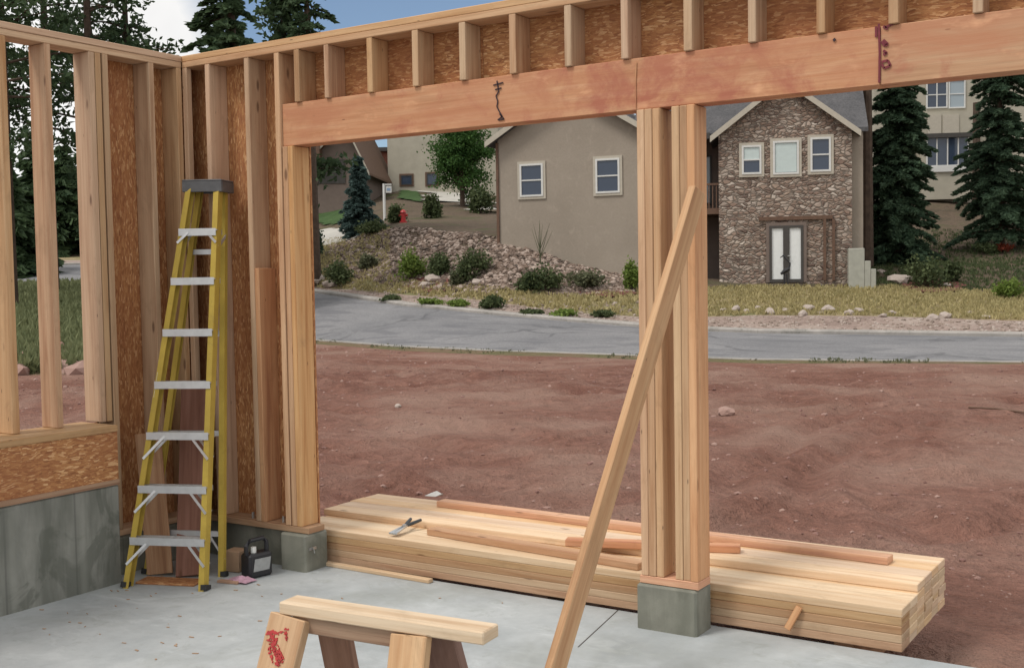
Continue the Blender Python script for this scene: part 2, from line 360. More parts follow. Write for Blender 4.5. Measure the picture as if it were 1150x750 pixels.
# ------------------------------------------------------------------ world and light
w = bpy.data.worlds.new('World'); SC.world = w; w.use_nodes = True; nt = w.node_tree; h = N(nt)
bg = nt.nodes['Background']; sky = h.n('ShaderNodeTexSky', sky_type='NISHITA', sun_disc=False)
SUN_EL, SUN_AZ = 56., 208.   # compass-like azimuth, clockwise from +Y
sky.sun_elevation = R(SUN_EL); sky.sun_rotation = R(SUN_AZ); sky.dust_density = .0; sky.ozone_density = 3.5
tc = h.n('ShaderNodeTexCoord').outputs['Generated']
cf = h.noise(h.mapping(tc, (1, 1, 2.2), (0, 0, 0), (.35, .1, 0)), 1.7, 7, .55, .3)
dotn = h.n('ShaderNodeVectorMath', operation='DOT_PRODUCT'); h.l(tc, dotn.inputs[0]); bd_ = ray(500, -40); bd_ = bd_/np.linalg.norm(bd_); dotn.inputs[1].default_value = tuple(bd_)
# an opening of blue in an otherwise white overcast
cm = h.math('SUBTRACT', 1., h.ramp(h.math('MULTIPLY', h.math('SUBTRACT', h.math('ADD', h.math('MULTIPLY', cf, .04), dotn.outputs['Value']), .993), 50.), [(.1, 0.), (.6, .95)]))
cloud = h.ramp(h.noise(tc, 3, 5, .6), [(.3, (8.5, 8.45, 8.4)), (.7, (11.5, 11.4, 11.2))])
h.l(h.mix(cm, sky.outputs[0], cloud), bg.inputs[0]); bg.inputs[1].default_value = .10
sl = bpy.data.lights.new('sun', 'SUN'); sl.energy = 2.1; sl.angle = R(15); sl.color = (1, .955, .89)
so = bpy.data.objects.new('sun', sl); COL.objects.link(so)
sd = Vector((math.sin(R(SUN_AZ))*math.cos(R(SUN_EL)), math.cos(R(SUN_AZ))*math.cos(R(SUN_EL)), math.sin(R(SUN_EL))))
so.rotation_euler = sd.to_track_quat('Z', 'Y').to_euler(); so.location = (0, 0, 30)
SC.view_settings.view_transform = 'Standard'; SC.view_settings.look = 'None'; SC.view_settings.exposure = -.02; SC.view_settings.gamma = 1
SC.view_settings.use_curve_mapping = False

# ------------------------------------------------------------------ terrain
# per column of bearing: (distance, height read as a line of sight) at the break lines
TAB = {
 100: [(26, 420), (60, 321), (70, 297), (74, 292), (78, 288), (85, 280), (100, 268), (150, 245)],
 350: [(35.5, 386), (37, 381), (48, 328), (50, 322), (54, 287), (60, 273), (72, 256), (100, 212)],
 450: [(31.5, 394), (32.9, 388.5), (42, 343), (44.5, 330), (46.5, 315), (54, 256), (62, 246), (90, 210)],
 560: [(28.8, 399), (30.2, 393.5), (38.5, 354), (40.5, 340), (41.8, 325), (46.5, 266), (60, 247), (90, 215)],
 640: [(27.6, 401), (28.9, 396), (36.5, 361), (38, 350), (41, 332), (44.2, 296), (58, 278), (90, 230)],
 750: [(25.8, 405), (27, 400), (34.2, 370), (36.5, 357), (41.5, 325), (44, 312), (58, 304), (90, 240)],
 850: [(24.8, 408), (25.6, 403), (33, 374), (36, 354), (42, 322), (44, 317), (58, 300), (90, 230)],
 1000: [(24, 408), (24.6, 404.5), (32, 376), (35, 355), (42, 322), (47, 292), (53, 262), (70, 200)],
 1150: [(23.2, 409), (23.8, 406), (31, 378), (33.5, 360), (39.5, 330), (46, 292), (54, 255), (70, 203)]}
def zof(colm, D, y): return at(colm, y, D)[2]
cols = sorted(TAB); CT = []
for c_ in cols:
    CT.append([(1., -.13), (8., -.2)]+[(D, zof(c_, D, y)) for D, y in TAB[c_]]+[(420., zof(c_, TAB[c_][-1][0], TAB[c_][-1][1])+14)])
# a bearing is stored as the tangent of the angle from the view direction
CS = [(c_-PW/2)/F_PX for c_ in cols]
CS = [-9.]+[-1.2]+CS+[1.2, 9.]; CT = [CT[0], CT[0]]+CT+[CT[-1], CT[-1]]
CTa = np.array(CT)       # (ncol, nbreak, 2)
NB = CTa.shape[1]
def breaks(s):
    i = min(max(int(np.searchsorted(CS, s))-1, 0), len(CS)-2); t = min(max((s-CS[i])/(CS[i+1]-CS[i]), 0), 1)
    return CTa[i]*(1-t)+CTa[i+1]*t
def seg_dist(x, y, a, b):
    ax_, ay_, bx, by = a[0], a[1], b[0], b[1]; dx, dy = bx-ax_, by-ay_; t = max(0., min(1., ((x-ax_)*dx+(y-ay_)*dy)/(dx*dx+dy*dy)))
    return math.hypot(x-ax_-t*dx, y-ay_-t*dy)
def gp(px, py): return hit(px, py, 2, -.18)[:2]
RUTS = [[gp(*p) for p in q] for q in ([(760, 575), (850, 520), (905, 478), (1010, 437)], [(800, 600), (905, 530), (1000, 480), (1140, 447)], [(360, 500), (480, 492), (600, 510), (720, 500)], [(380, 455), (500, 470), (620, 492), (715, 478)],
        [(860, 450), (960, 452), (1100, 462), (1180, 470)], [(360, 420), (470, 430), (620, 425)], [(1180, 560), (1040, 600), (960, 560)])]
MOUNDS = [(gp(1072, 508), .75, .13), (gp(1078, 530), .5, .10), (gp(1040, 500), .4, .07), (gp(560, 420), 1.6, .13), (gp(480, 415), 1.3, .11), (gp(650, 430), 1.4, .10), (gp(400, 405), 1.8, .12), (gp(600, 470), .8, .07), (gp(900, 430), 1.5, .08), (gp(440, 540), .5, .05)]
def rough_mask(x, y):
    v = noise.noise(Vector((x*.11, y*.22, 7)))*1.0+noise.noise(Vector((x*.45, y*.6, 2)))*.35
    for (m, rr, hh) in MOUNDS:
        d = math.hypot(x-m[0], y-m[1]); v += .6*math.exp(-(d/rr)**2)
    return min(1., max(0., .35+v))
def dirt_noise(x, y, D):
    a = min(1., max(0., (D-4.6)/4))*.85+.15; rm = rough_mask(x, y)
    v = noise.fractal(Vector((x*.3, y*.3, 0)), 1., 2., 3)*.07
    v += noise.fractal(Vector((x*1.5, y*1.7, 3)), .8, 2., 5)*(.02+.105*rm)
    wx = x+noise.noise(Vector((x*.6, y*.6, 1)))*.35; wy = y+noise.noise(Vector((x*.6, y*.6, 4)))*.35
    for q in RUTS:
        d = min(seg_dist(wx, wy, q[k], q[k+1]) for k in range(len(q)-1))
        if d < 1.2: v += -.062*math.exp(-(d/.14)**2)+.036*math.exp(-((d-.33)/.13)**2)
    for (m, rr, hh) in MOUNDS:
        d = math.hypot(wx-m[0], wy-m[1]); v += hh*math.exp(-(d/(rr*.6))**2)
    if D > 12:
        for k in (0., .9):
            r_ = abs(((y*.75+x*.66+noise.noise(Vector((x*.1, y*.1, 2)))*2.5+k) % 5.5)-2.75)
            if r_ < .5: v += -.05*math.exp(-(r_/.16)**2)
    return v*a
def noise_at(x, y, seg, t, D):
    if seg <= 1: return dirt_noise(x, y, D)*(1 if seg == 0 else max(0, 1-t*1.02)**.3)
    if seg in (2, 3): return 0.
    k = min(1, t*4)*min(1, 1 if seg > 4 else 1)
    return noise.fractal(Vector((x*.3, y*.3, 5)), 1., 2., 4)*(.05 if seg < 6 else .14)*(k if seg == 4 else 1)
def terr(x, y, flat=False):
    dx, dy = x-CAM[0], y-CAM[1]; D = max(dx*fh[0]+dy*fh[1], 1.); s = (dx*rh[0]+dy*rh[1])/D
    b = breaks(s); i = min(max(int(np.searchsorted(b[:, 0], D))-1, 0), NB-2); t = (D-b[i, 0])/(b[i+1, 0]-b[i, 0])
    z = b[i, 1]*(1-t)+b[i+1, 1]*t
    return z if flat else z+noise_at(x, y, i, t, D)
def drop(px, py, D0=6., D1=160.):
    """first place where the line of sight meets the terrain"""
    D = D0
    while D < D1:
        p = at(px, py, D)
        if p[2] <= terr(p[0], p[1]): break
        D += .15
    p = at(px, py, D); p[2] = terr(p[0], p[1]); return p
def placeD(px, D):
    p = at(px, 310, D); p[2] = terr(p[0], p[1]); return p
svals = list(np.linspace(-6, -1.1, 24)[:-1])+list(np.linspace(-1.1, -.55, 60)[:-1])+list(np.linspace(-.55, .55, 330)[:-1])+list(np.linspace(.55, 1.1, 50)[:-1])+list(np.linspace(1.1, 6, 24))
def strip(name, segs, mat, z_off=0.):
    """segs: list of (segment index, t0, t1, rows)"""
    rows = []
    for (i, t0, t1, n) in segs:
        for k in range(n+1):
            if rows and k == 0: continue
            rows.append((i, t0+(t1-t0)*k/n))
    mb = MB(); W_ = len(svals); V = []
    for s in svals:
        b = breaks(s)
        for (i, t) in rows:
            D = b[i, 0]*(1-t)+b[i+1, 0]*t; z = b[i, 1]*(1-t)+b[i+1, 1]*t
            x = CAM[0]+D*(fh[0]+s*rh[0]); y = CAM[1]+D*(fh[1]+s*rh[1])
            V.append((x, y, z+noise_at(x, y, i, t, D)+z_off))
    nr = len(rows); Fc = []
    for a in range(W_-1):
        for r in range(nr-1):
            p = a*nr+r; Fc.append((p, p+nr, p+nr+1, p+1))
    me = bpy.data.meshes.new(name); me.from_pydata(V, [], Fc); me.materials.append(mat)
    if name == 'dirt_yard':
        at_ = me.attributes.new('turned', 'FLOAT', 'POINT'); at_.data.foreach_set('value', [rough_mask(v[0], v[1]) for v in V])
    me.polygons.foreach_set('use_smooth', [True]*len(Fc)); o = bpy.data.objects.new(name, me); COL.objects.link(o)
    return tag(o, kind='structure')
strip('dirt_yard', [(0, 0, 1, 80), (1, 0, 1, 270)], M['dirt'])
M['verge'] = ground('weedy_verge', [(.3, (.24, .15, .11)), (.5, (.19, .15, .085)), (.7, (.13, .14, .06))], .8, 9, .8, .05)
strip('grass_verge', [(2, 0, 1, 8)], M['verge'])
strip('road', [(3, 0, 1, 8)], M['asphalt'])
strip('gravel_verge', [(4, 0, 1, 10)], M['gravel'])
strip('lawn', [(5, 0, 1, 14)], M['lawn'])
strip('hillside', [(6, 0, 1, 14), (7, 0, 1, 10), (8, 0, 1, 12), (9, 0, 1, 8)], M['hill'])
mb = MB(); mb.quad([(-900, -900, -1.2), (900, -900, -1.2), (900, 900, -1.2), (-900, 900, -1.2)]); tag(mb.build('ground', M['hill']), kind='structure')
def kerb(name, ib, w0, h0, off):
    mb = MB(); pts = []
    for s in svals[10:-10]:
        b = breaks(s); x = CAM[0]+b[ib, 0]*(fh[0]+s*rh[0]); y = CAM[1]+b[ib, 0]*(fh[1]+s*rh[1]); pts.append(np.array([x, y, b[ib, 1]]))
    for k in range(len(pts)-1):
        a, b = pts[k], pts[k+1]; d = b-a; d[2] = 0; d /= np.linalg.norm(d); n = np.array([-d[1], d[0], 0])
        prof = [(off, -.15), (off, h0*.6), (off+.05, h0), (off+w0, h0), (off+w0, -.15)]
        for j in range(len(prof)-1):
            (o1, z1), (o2, z2) = prof[j], prof[j+1]
            mb.quad([a+n*o1+[0, 0, z1], b+n*o1+[0, 0, z1], b+n*o2+[0, 0, z2], a+n*o2+[0, 0, z2]])
    return tag(mb.build(name, M['kerb']), kind='structure')
kerb('kerb', 4, .42, .12, -.05); kerb('kerb', 3, .25, .012, -.22)
def patch(name, pts_px, mat, zo=.10, n=26):
    """a surface drape whose outline is given by lines of sight to the ground"""
    P = [drop(*p)[:2] for p in pts_px]; P = np.array(P); mn, mx = P.min(0), P.max(0)
    def inside(q):
        c = False
        for i in range(len(P)):
            a, b = P[i], P[i-1]
            if (a[1] > q[1]) != (b[1] > q[1]) and q[0] < (b[0]-a[0])*(q[1]-a[1])/(b[1]-a[1])+a[0]: c = not c
        return c
    mb = MB(); st = (mx-mn)/n; idx = {}
    def vid(i, j):
        if (i, j) not in idx:
            x, y = mn[0]+st[0]*i, mn[1]+st[1]*j; idx[(i, j)] = len(mb.v); mb.v.append((x, y, terr(x, y)+zo))
        return idx[(i, j)]
    for i in range(n):
        for j in range(n):
            if inside(mn+st*(np.array([i, j])+.5)): mb.f.append((vid(i, j), vid(i+1, j), vid(i+1, j+1), vid(i, j+1))); mb.uv.append([(0, 0)]*4)
    if mb.f: return tag(mb.build(name, mat), kind='structure')

# ------------------------------------------------------------------ slab and foundation
mb = MB(); mb.aab(.0, 16, -14, .2, -.3, 0); tag(mb.build('concrete_floor', M['slab']), kind='structure')
# control joint, a saw cut laid in the floor
j0 = hit(695, 684, 2, 0); j1 = hit(655, 721, 2, 0); d = (j1-j0)/np.linalg.norm(j1-j0)
mb = MB(); mb.beam(j0+[0, 0, .001], j0+d*.62+[0, 0, .001], (1, 0, 0), .0045, .002); tag(mb.build('floor_joint', M['trimdark']), kind='structure')
st = tag(MB().aab(-.16, .172, -5.5, -.69, -.3, .554).build('foundation_wall', M['stem'], bevel=.008), 'tall stained grey-green concrete foundation wall under the left window framing', 'concrete wall')
tag(MB().aab(-.16, .03, -.688, .16, -.3, .215).build('foundation_wall', M['curb'], bevel=.006), 'low concrete curb under the left stud wall, behind the ladder in the corner', 'concrete curb')
cu = tag(MB().aab(.032, .742, .035, .165, -.3, .213).build('foundation_wall', M['curb'], bevel=.006), 'recessed low concrete curb under the front wall behind the ladder and jug', 'concrete curb')
tag(MB().aab(.745, .94, -.03, .165, -.3, .215).build('concrete_pier', M['curb'], bevel=.01), 'short concrete pier under the left post, beside the black jug', 'concrete pier')
tag(MB().aab(3.04, 3.345, -.012, .165, -.3, .215).build('concrete_pier', M['curb'], bevel=.01), 'short square concrete pier under the double post between the openings', 'concrete pier')

# ------------------------------------------------------------------ left stud wall
T = .14; ZP, ZM, ZT = 2.972, 3.008, 3.044
lw = thing('stud_wall', 'left open stud wall with pale studs, bare window opening and strand board by the corner', 'stud wall', (-.07, -2, .554))
def lp(name, y0, y1, z0, z1, x0=-T, x1=0., m='stud', b=.003): return aab(name, x0+jit(.001), x1+jit(.0015), y0, y1, z0, z1, M[m], lw, b)
lp('bottom_plate', -5.5, -.69, .852, .888, -T, .178)
lp('bottom_plate', -.688, 0, .217, .253)
lp('top_plate', -5.5, 0, ZP, ZM-.001); lp('top_plate', -5.5, -.0, ZM+.0005, ZT, x1=.002)
lp('knee_panel', -5.5, -.692, .556, .851, .158, .172, 'osb', 0)
lp('sill_strip', -5.5, -.692, .556, .585, .1725, .181, 'oldwood', 0)
for y in np.arange(-1.21, -5.5, -.305): lp('stud', y+jit(.006), y+.038, .889, ZP-.001)
lp('stud', -.945, -.907, .889, ZP-.001)
for y in np.arange(-1.0, -5.4, -.4): lp('cripple_stud', y, y+.038, .555, .851, -T, .0)
for y0, z0 in ((-.664, .889), (-.622, .889), (-.574, .254)): lp('stud', y0, y0+.038, z0 if y0 < -.65 else z0, ZP-.001)
lp('stud', -.25, -.212, .254, ZP-.001); lp('stud', -.040, -.002, .254, ZP-.001)
lp('sheathing', -.585, .14, .217, ZT-.01, -T-.012, -T-.001, 'osb', 0)
lp('sheathing', -5.5, -.59, .45, .872, -T-.012, -T-.001, 'osb', 0)

# ------------------------------------------------------------------ front wall
fwl = thing('stud_wall', 'front framed wall with long reddish header, cripple studs and two wide openings', 'stud wall', (2.5, .07, .215))
def fp(name, x0, x1, z0, z1, y0=0., y1=T, m='stud', b=.003): return aab(name, x0, x1, y0+jit(.0015), y1, z0, z1, M[m], fwl, b)
XE = 7.6
fp('top_plate', .002, XE, ZP, ZM-.001); fp('top_plate', -T, XE, ZM+.0005, ZT, y0=.002)
fp('bottom_plate', .002, .94, .217, .253)
aab('stud', .003, .041, 0, .04, .254, ZP-.001, M['stud'], fwl, .003); 
fp('stud', .20, .238, .254, ZP-.001); fp('stud', .525, .563, .254, ZP-.001, m='stud'); fp('king_stud', .766, .804, .254, ZP-.001, m='post')
fp('blocking', .565, .602, .254, 1.75, m='reddish')
for x in (.812, .852): fp('trimmer_stud', x, x+.038, .254, 2.438, y0=.003, m='post')
XS = hit(988, 60, 1, .015)[0]
fp('header', .806, XS-.001, 2.44, 2.679, .015, .125, 'header'); fp('header', XS+.002, XE, 2.44, 2.679, .015, .125, 'header')
cx = [.92, 1.14, 1.45, 1.76, 2.062, 2.365, 2.68, 2.985, 3.305, 3.605, 3.91, 4.212, 4.535]+[4.535+.305*k for k in range(1, 10)]
for x in cx: fp('cripple_stud', x+jit(.004), x+.038, 2.664 if False else 2.68, ZP-.001)
# cripples run a little down over the face of the header
for x0, m in ((3.062, 'post'), (3.101, 'stud'), (3.14, 'post'), (3.236, 'stud'), (3.275, 'post'), (3.313, 'post')):
    fp('trimmer_stud', x0, x0+.0375, .255, 2.438, y0=.002+jit(.004), m=m)
fp('bottom_plate', 3.052, 3.352, .217, .254, m='reddish')
fp('sheathing', -T, .895, .217, ZT-.01, T+.001, T+.012, 'osb', 0)
for k in range(6):
    x0 = .897+k*1.22; fp('sheathing', x0, min(XE, x0+1.217), 2.445, ZT-.01, T+.001, T+.012, 'osbp' if k % 2 else 'osb', 0)
fp('nailer', XE-.3, XE, .3, 2.438, y0=.003, m='post')
# crayon marks on the header
def mark(strokes, mat, w_=.006, name='crayon_mark'):
    mb = MB()
    for st_ in strokes:
        P = [hit(x, y, 1, .012) for x, y in st_]
        for a, b in zip(P[:-1], P[1:]): mb.beam(a, b, (0, 1, 0), .003, w_)
    return mb.build(name, mat, fwl)
mark([[(558, 91), (559, 97), (560, 103), (557, 108), (559, 114), (558, 120), (561, 126), (564, 131), (559, 135)], [(554, 96), (565, 93)], [(556, 101), (563, 99)], [(561, 128), (566, 134), (560, 135)]], M['ink'], .006)
mark([[(987, 27), (988, 60), (987.5, 93)]], M['inkred'], .009)
mark([[(994, 31), (1003, 27)], [(992, 30), (997, 33)], [(992, 45), (997, 50), (994, 52), (990, 47)], [(992, 57), (996, 60), (992, 62)], [(990, 70), (997, 68), (1000, 74), (993, 77), (990, 72)], [(984, 30), (984, 42)]], M['inkred'], .010)
mark([[(936, 44), (938, 46)]], M['ink'], .012)
mark([[(714.5, 70), (713.5, 96), (714, 121)]], M['header'], .006, 'joint_line')

# ------------------------------------------------------------------ brace
bt = hit(783, 214, 1, -.075); bb = hit(612, 790, 2, .012)
ax = (bt-bb)/np.linalg.norm(bt-bb); ir = rt-ax*(rt@ax); ir /= np.linalg.norm(ir); fwd = np.cross(ax, ir); fwd = fwd if fwd@fw > 0 else -fwd
wd = ir*math.cos(R(47))+fwd*math.sin(R(47)); th = np.cross(ax, wd)
mb = MB(); mb.box((bt+bb)/2+ir*.0, ax*np.linalg.norm(bt-bb), wd*.089, th*.038)
tag(mb.build('brace_board', M['post'], bevel=.003), 'long pale board leaning diagonally from the floor up against the middle post', 'board')

# ------------------------------------------------------------------ lumber stack
PX0, PX1, PY0 = .60, 4.215, .205; bw, bt_ = .1375, .0375
ordn = ['bottom', 'second', 'third', 'fourth', 'fifth']; fr = ['front', 'second', 'third', 'fourth', 'fifth', 'rear']
for L in range(5):
    y = PY0+jit(.0015)
    for k in range(6):
        x0 = PX0+jit(.03); x1 = PX1+jit(.0015)+(.006 if random.random() < .12 else 0)
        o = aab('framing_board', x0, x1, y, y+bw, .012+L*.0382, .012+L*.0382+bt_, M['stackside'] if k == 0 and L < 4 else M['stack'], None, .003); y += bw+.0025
        lab = ('front' if k == 0 else 'rearmost' if k == 5 else fr[k]+' from the front')+' board in the '+ordn[L]+' layer of the lumber stack'
        tag(o, lab, 'board', 'boards of the lumber stack')
ztop = .012+5*.0382
y = PY0+.305
for k in range(4):
    o = aab('framing_board', PX0-.02+jit(.02), PX1-.004+jit(.0015), y, y+bw, ztop, ztop+bt_, M['stack'], None, .003); y += bw+.003
    tag(o, ['front board of the uppermost set-back layer on the lumber stack', 'second board back in the set-back top layer of the lumber stack', 'third board back in the set-back top layer of the lumber stack', 'rear board of the set-back top layer on the lumber stack'][k], 'board', 'boards of the lumber stack')
zt2 = ztop+.038
def loose(p, q, z, label, m='stack', w_=.089, t_=.037):
    p = np.array([p[0], p[1], z+t_/2]); q = np.array([q[0], q[1], z+t_/2]); mb = MB(); mb.beam(p, q, (0, 1, 0), w_, t_)
    return tag(mb.build('loose_board', M[m], bevel=.003), label, 'board')
a0 = hit(495, 561, 2, zt2+.037); a1 = hit(1000, 624, 2, zt2+.037)
loose((a0[0], a0[1]+.0), (a1[0], a1[1]), zt2+.0005, 'long reddish board lying along the back edge on top of the lumber stack', 'reddish')
c1 = hit(833, 611, 2, zt2+.037); loose((2.42, .40), (c1[0], c1[1]-.02), zt2+.001, 'short reddish board lying at a slant on the stack behind the double post', 'reddish', .07)
loose((1.52, .405), (2.93, .275), ztop+.0005, 'pale board lying askew on the front ledge of the lumber stack', 'post', .085)
loose((.90, .165), (1.70, .150), .0005, 'thin strip of wood on the slab edge at the foot of the stack', 'stack', .04, .022)
for x in (.9, 2.35, 3.95):
    z0 = terr(x, .7)-.05; o = aab('dunnage_block', x-.045, x+.045, .24, 1.02, z0, .0115, M['oldwood'], None, .003); tag(o, {.9: 'dark timber block under the left end of the lumber stack', 2.35: 'dark timber block under the middle of the lumber stack', 3.95: 'dark timber block under the right end of the lumber stack'}[x], 'timber block', 'dunnage under the lumber stack')
p = hit(884, 706, 1, .17); q = hit(898, 681, 1, .195); mb = MB(); mb.beam(p, q, (1, 0, 0), .03, .018); tag(mb.build('wood_scrap', M['reddish'], bevel=.002), 'small splintered wood scrap leaning on the front of the lumber stack', 'wood scrap')
# snips lying on the stack
ts = thing('tin_snips', 'steel snips with dark grips lying on top of the lumber stack', 'tool', (1.24, .42, ztop+.02))
p0 = hit(441, 599, 2, ztop+.02); p1 = hit(467, 583, 2, ztop+.052); d = p1-p0
sdv = np.cross(d, (0, 0, 1)); sdv /= np.linalg.norm(sdv)
for sgn, nm in ((1, 'handle'), (-1, 'handle')):
    mb = MB(); mb.tube([p0+d*.52, p0+d*.75+sdv*.018*sgn, p0+d*1.0+sdv*.035*sgn], [.009, .011, .009], 8); mb.build('handle', M['grip'], ts)
    mb = MB(); mb.beam(p0+sdv*.014*sgn, p0+d*.55, sdv, .026, .009); mb.build('blade', M['steel'], ts)
mb = MB(); mb.tube([p0+d*.5-[0, 0, .008], p0+d*.5+[0, 0, .012]], .012, 10); mb.build('pivot_bolt', M['steel'], ts)
p = hit(484, 556, 2, zt2+.004); mb = MB(); mb.quad([p+(-.03, -.03, 0), p+(.05, -.02, .0), p+(.035, .02, .03), p+(-.02, .03, .01)]); mb.quad([p+(.05, -.02, 0), p+(.09, .01, .02), p+(.07, .04, .004), p+(.035, .02, .03)])
o = mb.build('paper_scrap', M['paper']); sm = o.modifiers.new('s', 'SOLIDIFY'); sm.thickness = .002; tag(o, 'crumpled white paper scrap at the back of the lumber stack', 'paper')

# ------------------------------------------------------------------ step ladder
FL, FR = hit(141, 659, 2, 0), hit(231, 662.5, 2, 0); RR, RL = hit(252, 647, 2, 0), hit(163, 643.6, 2, 0)
TLp = hit(209, 212, 2, 2.195); 
def ontop(px, py, z): return hit(px, py, 2, z)
TL, TR = ontop(211, 212, 2.222), ontop(248, 212, 2.222)
# keep the rungs level in plan: re-aim the top so that its direction follows the feet
mid = (TL+TR)/2; fd = (FR-FL)/np.linalg.norm(FR-FL); td = (TR-TL)/np.linalg.norm(TR-TL); dd = fd*.5+td*.5; dd /= np.linalg.norm(dd)
wtop = np.linalg.norm(TR-TL); TL, TR = mid-dd*wtop/2, mid+dd*wtop/2
lad = thing('step_ladder', 'tall yellow fibreglass step ladder with silver steps standing in the corner', 'ladder', ((FL+FR+RL+RR)/4)*[1, 1, 0])
nrm = np.cross(fd, (0, 0, 1.)); nrm /= np.linalg.norm(nrm)      # towards the viewer side
nrm = nrm if nrm@(CAM-FL) > 0 else -nrm
def rail(p, q, name, wd_, th_, sgn, parent=lad):
    """channel section: web facing sideways with a flange front and back"""
    mb = MB(); mb.beam(p, q, nrm, wd_, .005)
    for f in (-1, 1):
        o = nrm*f*(wd_/2-.002)-fd*sgn*th_/2; mb.beam(p+o, q+o, fd, th_, .005)
    return mb.build(name, M['yellow'], parent)
rail(FL+fd*0, TL, 'front_rail', .058, .03, -1); rail(FR, TR, 'front_rail', .058, .03, 1)
RTL, RTR = TL-nrm*.10+fd*.01, TR-nrm*.10-fd*.01
rail(RL, RTL, 'rear_rail', .036, .03, -1); rail(RR, RTR, 'rear_rail', .036, .03, 1)
for P_, Q_ in ((FL, TL), (FR, TR), (RL, RTL), (RR, RTR)):
    a = (Q_-P_)/np.linalg.norm(Q_-P_); mb = MB(); mb.beam(P_+a*.0, P_+a*.03, nrm, .061 if P_ is FL or P_ is FR else .040, .033); mb.build('foot', M['rubber'], lad)
def onrail(P_, Q_, z): return P_+(Q_-P_)*(z/Q_[2])
# step heights from the lines of sight
zs = []
for py in (603.7, 545.5, 486, 428.7, 371, 313.7, 258.4):
    best = min(np.arange(.1, 2.2, .004), key=lambda z: abs((lambda P: (PH/2-F_PX*((P-CAM)@up)/((P-CAM)@fw)))(onrail((FL+FR)/2, (TL+TR)/2, z))-py)); zs.append(best)
for k, z in enumerate(zs):
    a, b = onrail(FL, TL, z), onrail(FR, TR, z); mb = MB(); mb.beam(a, b, nrm, .088, .006); mb.beam(a+nrm*.042-[0, 0, .012], b+nrm*.042-[0, 0, .012], (0, 0, 1), .042, .004); mb.beam(a-nrm*.042-[0, 0, .012], b-nrm*.042-[0, 0, .012], (0, 0, 1), .03, .004)
    mb.build('step', M['alu'], lad)
    if k < 3 or k == 6:
        L = .13 if k < 3 else .07
        for E, Fv, sg in ((FL, TL, 1), (FR, TR, -1)):
            for o in (.035, -.035):
                p = onrail(E, Fv, z-L*1.05)+nrm*o; q = onrail(E, Fv, z-.012)+fd*sg*L*.85+nrm*o; mb = MB(); mb.beam(p, q, nrm, .004, .014); mb.build('knee_brace', M['alu'], lad)
for z in (zs[0]-.03, zs[2]-.03, zs[4]-.03, zs[5]+.16):
    mb = MB(); mb.beam(onrail(RL, RTL, z), onrail(RR, RTR, z), (0, 0, 1), .03, .012); mb.build('rear_bar', M['alu'], lad)
for z in (zs[0]-.03, ):
    for E, Fv, sg in ((RL, RTL, 1), (RR, RTR, -1)):
        mb = MB(); mb.beam(onrail(E, Fv, z-.14), onrail(E, Fv, z)+fd*sg*.1, nrm, .004, .012); mb.build('knee_brace', M['alu'], lad)
for E, Fv, E2, F2 in ((FL, TL, RL, RTL), (FR, TR, RR, RTR)):
    mb = MB(); mb.beam(onrail(E, Fv, zs[6]-.10), onrail(E2, F2, zs[6]-.03), (0, 0, 1), .02, .004); mb.build('spreader', M['alu'], lad)
cm_ = mid-nrm*.05; mb = MB(); mb.box(cm_+[0, 0, .046], dd*(wtop+.045), nrm*.17, (0, 0, .012)); cap = mb.build('top_cap', M['cap'], lad, bevel=.004)
mb = MB()
for f in (-1, 1): mb.box(cm_+nrm*f*.078+[0, 0, .010], dd*(wtop+.045), nrm*.014, (0, 0, .062))
for f in (-1, 1): mb.box(cm_+dd*f*(wtop/2+.015)+[0, 0, .010], dd*.014, nrm*.14, (0, 0, .062))
mb.build('cap_skirt', M['cap'], lad, bevel=.003)
for k, z in enumerate(zs):
    mb = MB(); a, b = onrail(FL, TL, z), onrail(FR, TR, z)
    for q_ in range(5): o = nrm*(-.034+.017*q_)+[0, 0, .004]; mb.beam(a+o+fd*.01, b+o-fd*.01, nrm, .004, .003)
    mb.build('tread_ridges', M['steel'], lad)
a, b = onrail(FL, TL, 1.02), onrail(FL, TL, 1.16); mb = MB(); mb.beam(a+fd*.004, b+fd*.004, nrm, .06, .001); mb.build('warning_label', M['paper'], lad)

# ------------------------------------------------------------------ boards leaning in the corner
def lean(pb, pt, w_, t_, mat, label, name='leaning_board', side=(1, .5, 0)):
    mb = MB(); mb.beam(pb, pt, side, w_, t_); return tag(mb.build(name, mat, bevel=.002), label, 'board')
lean(hit(214, 646, 2, .01), hit(207, 434, 1, -.04)+[.12, -.02, 0], .17, .02, M['plyred'], 'dark red-brown board leaning in the corner behind the ladder')
lean(hit(180, 644, 2, .01), hit(166, 486, 0, .12), .15, .018, M['oldwood'], 'shorter brown board leaning against the low curb behind the ladder')
q = [hit(*p, 2, .006) for p in ((160, 646), (226, 649), (222, 659), (158, 656))]
lean((q[0]+q[3])/2, (q[1]+q[2])/2, .13, .012, M['osb'], 'flat scrap of strand board lying on the floor under the ladder', 'board_scrap', (0, 1, 0))
